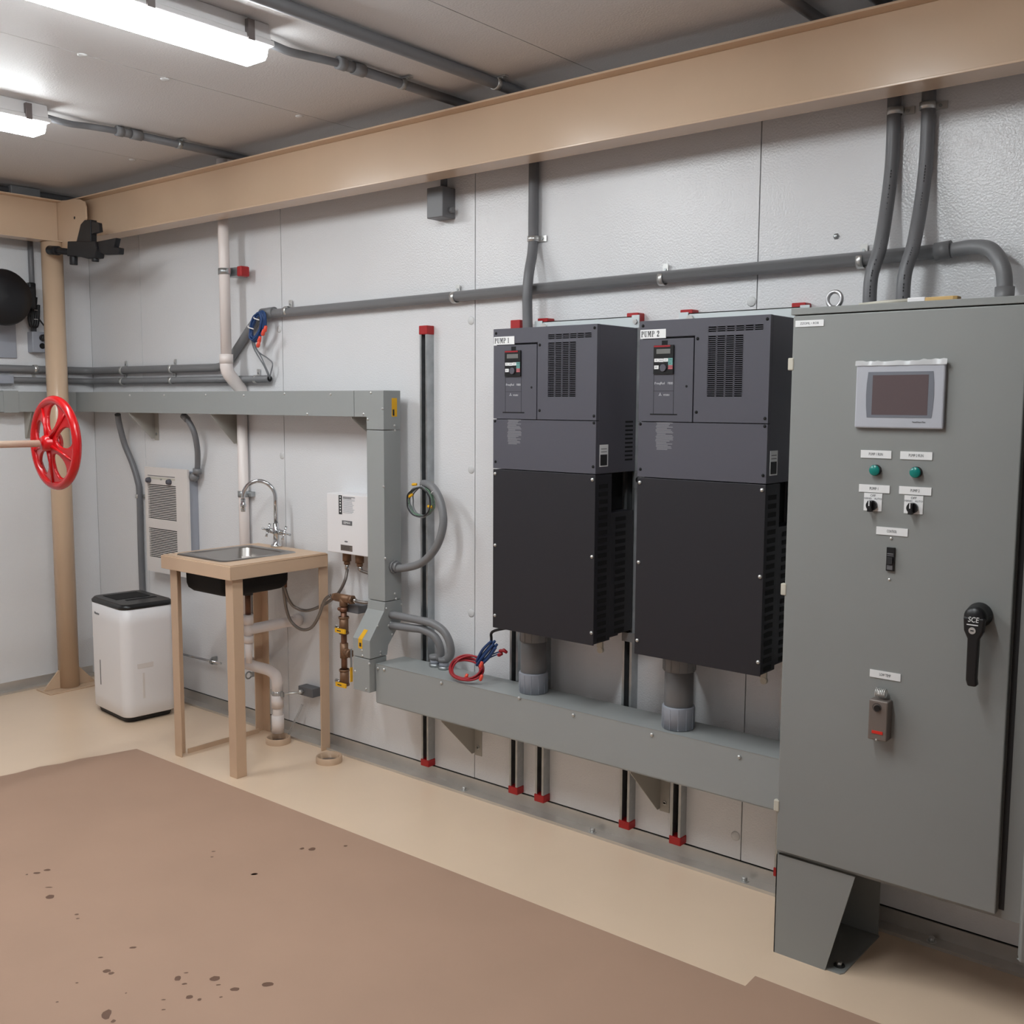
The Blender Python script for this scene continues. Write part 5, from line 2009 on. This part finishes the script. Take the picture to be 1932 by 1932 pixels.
# coil of thin wires with yellow nuts
cc = W(797, 948, y=-0.085)
t = thing('wire_coil', 'coil of thin grey and green wires with yellow nuts hanging on the tall strut', 'wires', cc)
random.seed(4)
for j, k in enumerate(('greyw', 'greenw', 'greyw', 'greenw', 'greyw', 'ink')):
    b = MB()
    pts = []
    R = 0.064 + 0.008 * random.random()
    for i in range(14):
        a = 2 * math.pi * i / 14
        pts.append(cc + Vector((R * math.cos(a) * (1.05 if j % 2 else 0.95) + 0.006 * random.random(), -0.006 * j + 0.006 * random.random(), (R - 0.003) * math.sin(a) * 0.95 + 0.006 * random.random())))
    b.tube(spline(pts, 5, True) + [spline(pts, 5, True)[0]], 0.0028, k, 8)
    b.build('wire', t)
for u, v, d in ((782, 914, (1, 0, 0.1)), (775, 935, (0.8, 0, 0.5)), (811, 956, (-1, 0, 0.1))):
    q = W(u, v, y=-0.105)
    d = Vector(d).normalized()
    b = MB()
    b.lathe([(0.0045, 0), (0.0065, 0.006), (0.0055, 0.024), (0, 0.026)], q - d * 0.013, d, 'yellow', 10)
    lab(b.build('wire_nut', t), 'yellow wire nut')
b = MB()
q = W(799, 917, y=-0.075)
b.torus(q, Vector((1, 0, 0.6)), 0.012, 0.002, 'white', 20, 6)
b.build('cable_tie', t)

# blue coil by the open conduit
cc = W(487, 616, y=-0.07)
t = thing('wire_coil', 'coil of dark blue wires with orange nuts tied to the bent conduit', 'wires', cc)
ax = Vector((0.55, 0, 0.83))
sd_ = Vector((0.83, 0, -0.55))
for j in range(9):
    b = MB()
    pts = []
    R1_ = 0.045 - 0.0022 * j
    R2_ = 0.092 - 0.003 * j
    for i in range(14):
        a = 2 * math.pi * i / 14
        pts.append(cc + sd_ * R1_ * math.cos(a) * (0.9 + 0.2 * random.random()) + ax * R2_ * math.sin(a) * 0.86 + Vector((0, -0.0045 * (j % 5) + 0.004 * random.random(), 0)))
    sp = spline(pts, 5, True)
    b.tube(sp + [sp[0]], 0.0048, 'blue', 8)
    b.build('wire', t)
for u, v in ((497, 627), (490, 640), (501, 620), (488, 649)):
    q = W(u, v, y=-0.10)
    b = MB()
    b.lathe([(0.006, 0), (0.0095, 0.006), (0.007, 0.03), (0, 0.032)], q + Vector((-0.008, 0, -0.014)), Vector((0.55, -0.1, 0.83)), 'orange', 10)
    lab(b.build('wire_nut', t), 'orange wire nut')
for (u, v) in ((484, 601), (473, 618)):
    b = MB()
    q = W(u, v, y=-0.085)
    b.tube(spline([q + Vector((-0.02, 0, 0.008)), q + Vector((0, -0.012, 0.0)), q + Vector((0.022, 0, -0.008))], 5), 0.003, 'white', 8)
    b.build('cable_tie', t)
pe = Vector((xe, -0.028, zB2))
for pts in ([W(474, 636, y=-0.07), W(478, 655, y=-0.06), W(487, 672, y=-0.05), W(498, 690, y=-0.04), W(505, 706, y=-0.034), pe],
            [W(476, 636, y=-0.07), W(481, 655, y=-0.06), W(492, 672, y=-0.05), W(501, 692, y=-0.045), W(507, 706, y=-0.036), pe],
            [W(478, 638, y=-0.07), W(486, 662, y=-0.05), W(505, 676, y=-0.04), W(514, 686, y=-0.035), W(511, 703, y=-0.034), pe]):
    b = MB()
    b.tube(spline(pts, 6), 0.0032, 'greyw', 8)
    lab(b.build('lead', t), 'grey lead into the conduit')

# red and blue bundle on the tray
cc = W(880, 1270, z=LZ1 + 0.03)
t = thing('wire_bundle', 'bundle of red and blue wires with orange nuts lying on the lower trough', 'wires', (cc.x, cc.y, LZ1))
nrm = Vector((0.1, -0.5, 0.86)).normalized()
s_ = Vector((1, 0.0, -0.1)).normalized()
t_ = nrm.cross(s_).normalized()
cb = Vector((cc.x, cc.y, LZ1 + 0.044))
for j in range(6):
    b = MB()
    pts = []
    ja, jb = random.uniform(-0.006, 0.008), random.uniform(-0.007, 0.007)
    for i in range(14):
        a = 2 * math.pi * i / 14
        pts.append(cb + s_ * (ja + (0.076 - 0.004 * (j % 3)) * math.cos(a)) + t_ * (jb + (0.058 - 0.003 * (j % 3)) * math.sin(a)) + Vector((0, 0, -0.004 + 0.0048 * j * (0.6 + 0.4 * math.cos(a + j)))) + nrm * 0.002 * random.random())
    sp = spline(pts, 5, True)
    b.tube(sp + [sp[0]], 0.0042, 'redw', 8)
    lab(b.build('wire', t), 'coiled red wire')
yb0 = cb.y + 0.03
top_ = W(933, 1215, y=yb0)
bot_ = W(903, 1252, y=yb0)
for j in range(8):
    b = MB()
    o = Vector((0.012 * (j % 3 - 1), 0.008 * (j % 2) - 0.006, 0.012 * (j // 3 - 1)))
    mid = (top_ + bot_) / 2 + o * 1.2
    b.tube(spline([bot_ + o * 0.6, mid, top_ + o * 0.9], 5), 0.0058, 'blue', 8)
    lab(b.build('wire', t), 'straight blue wire')
b = MB()
b.tube(spline([top_ + Vector((-0.01, 0, -0.01)), W(927, 1205, y=yb0), W(933, 1190, y=-0.14), Vector((3.345, -0.14, 0.776))], 6), 0.0055, 'black', 10)
lab(b.build('cable', t), 'black cable rising to the drive')
for dz in (0, 0.008):
    b = MB()
    b.tube(spline([bot_ + Vector((0.012, 0, dz)), W(918, 1244, y=yb0) + Z * dz, W(935, 1236, y=yb0) + Z * dz, W(945, 1233, y=yb0) + Z * dz], 5), 0.0026, 'blue', 8)
    lab(b.build('wire', t), 'thin blue wire')
for u, v, d in ((943, 1235, (1, 0, .5)), (946, 1228, (1, 0, .2)), (952, 1228, (1, 0, -.4))):
    q = W(u, v, y=yb0)
    d = Vector(d).normalized()
    b = MB()
    b.lathe([(0.005, 0), (0.0075, 0.005), (0.006, 0.022), (0, 0.024)], q - d * 0.01, d, 'redw', 10)
    lab(b.build('wire_nut', t), 'dark red wire nut')
for u, v in ((878, 1279), (906, 1281), (906, 1256)):
    q = W(u, v, y=cb.y - 0.03)
    b = MB()
    b.lathe([(0.005, 0), (0.0075, 0.005), (0.006, 0.024), (0, 0.026)], Vector((q.x, q.y, max(q.z, LZ1 + 0.009) - 0.006)), Vector((0.4, 0, 0.9)), 'orange', 10)
    lab(b.build('wire_nut', t), 'orange wire nut')
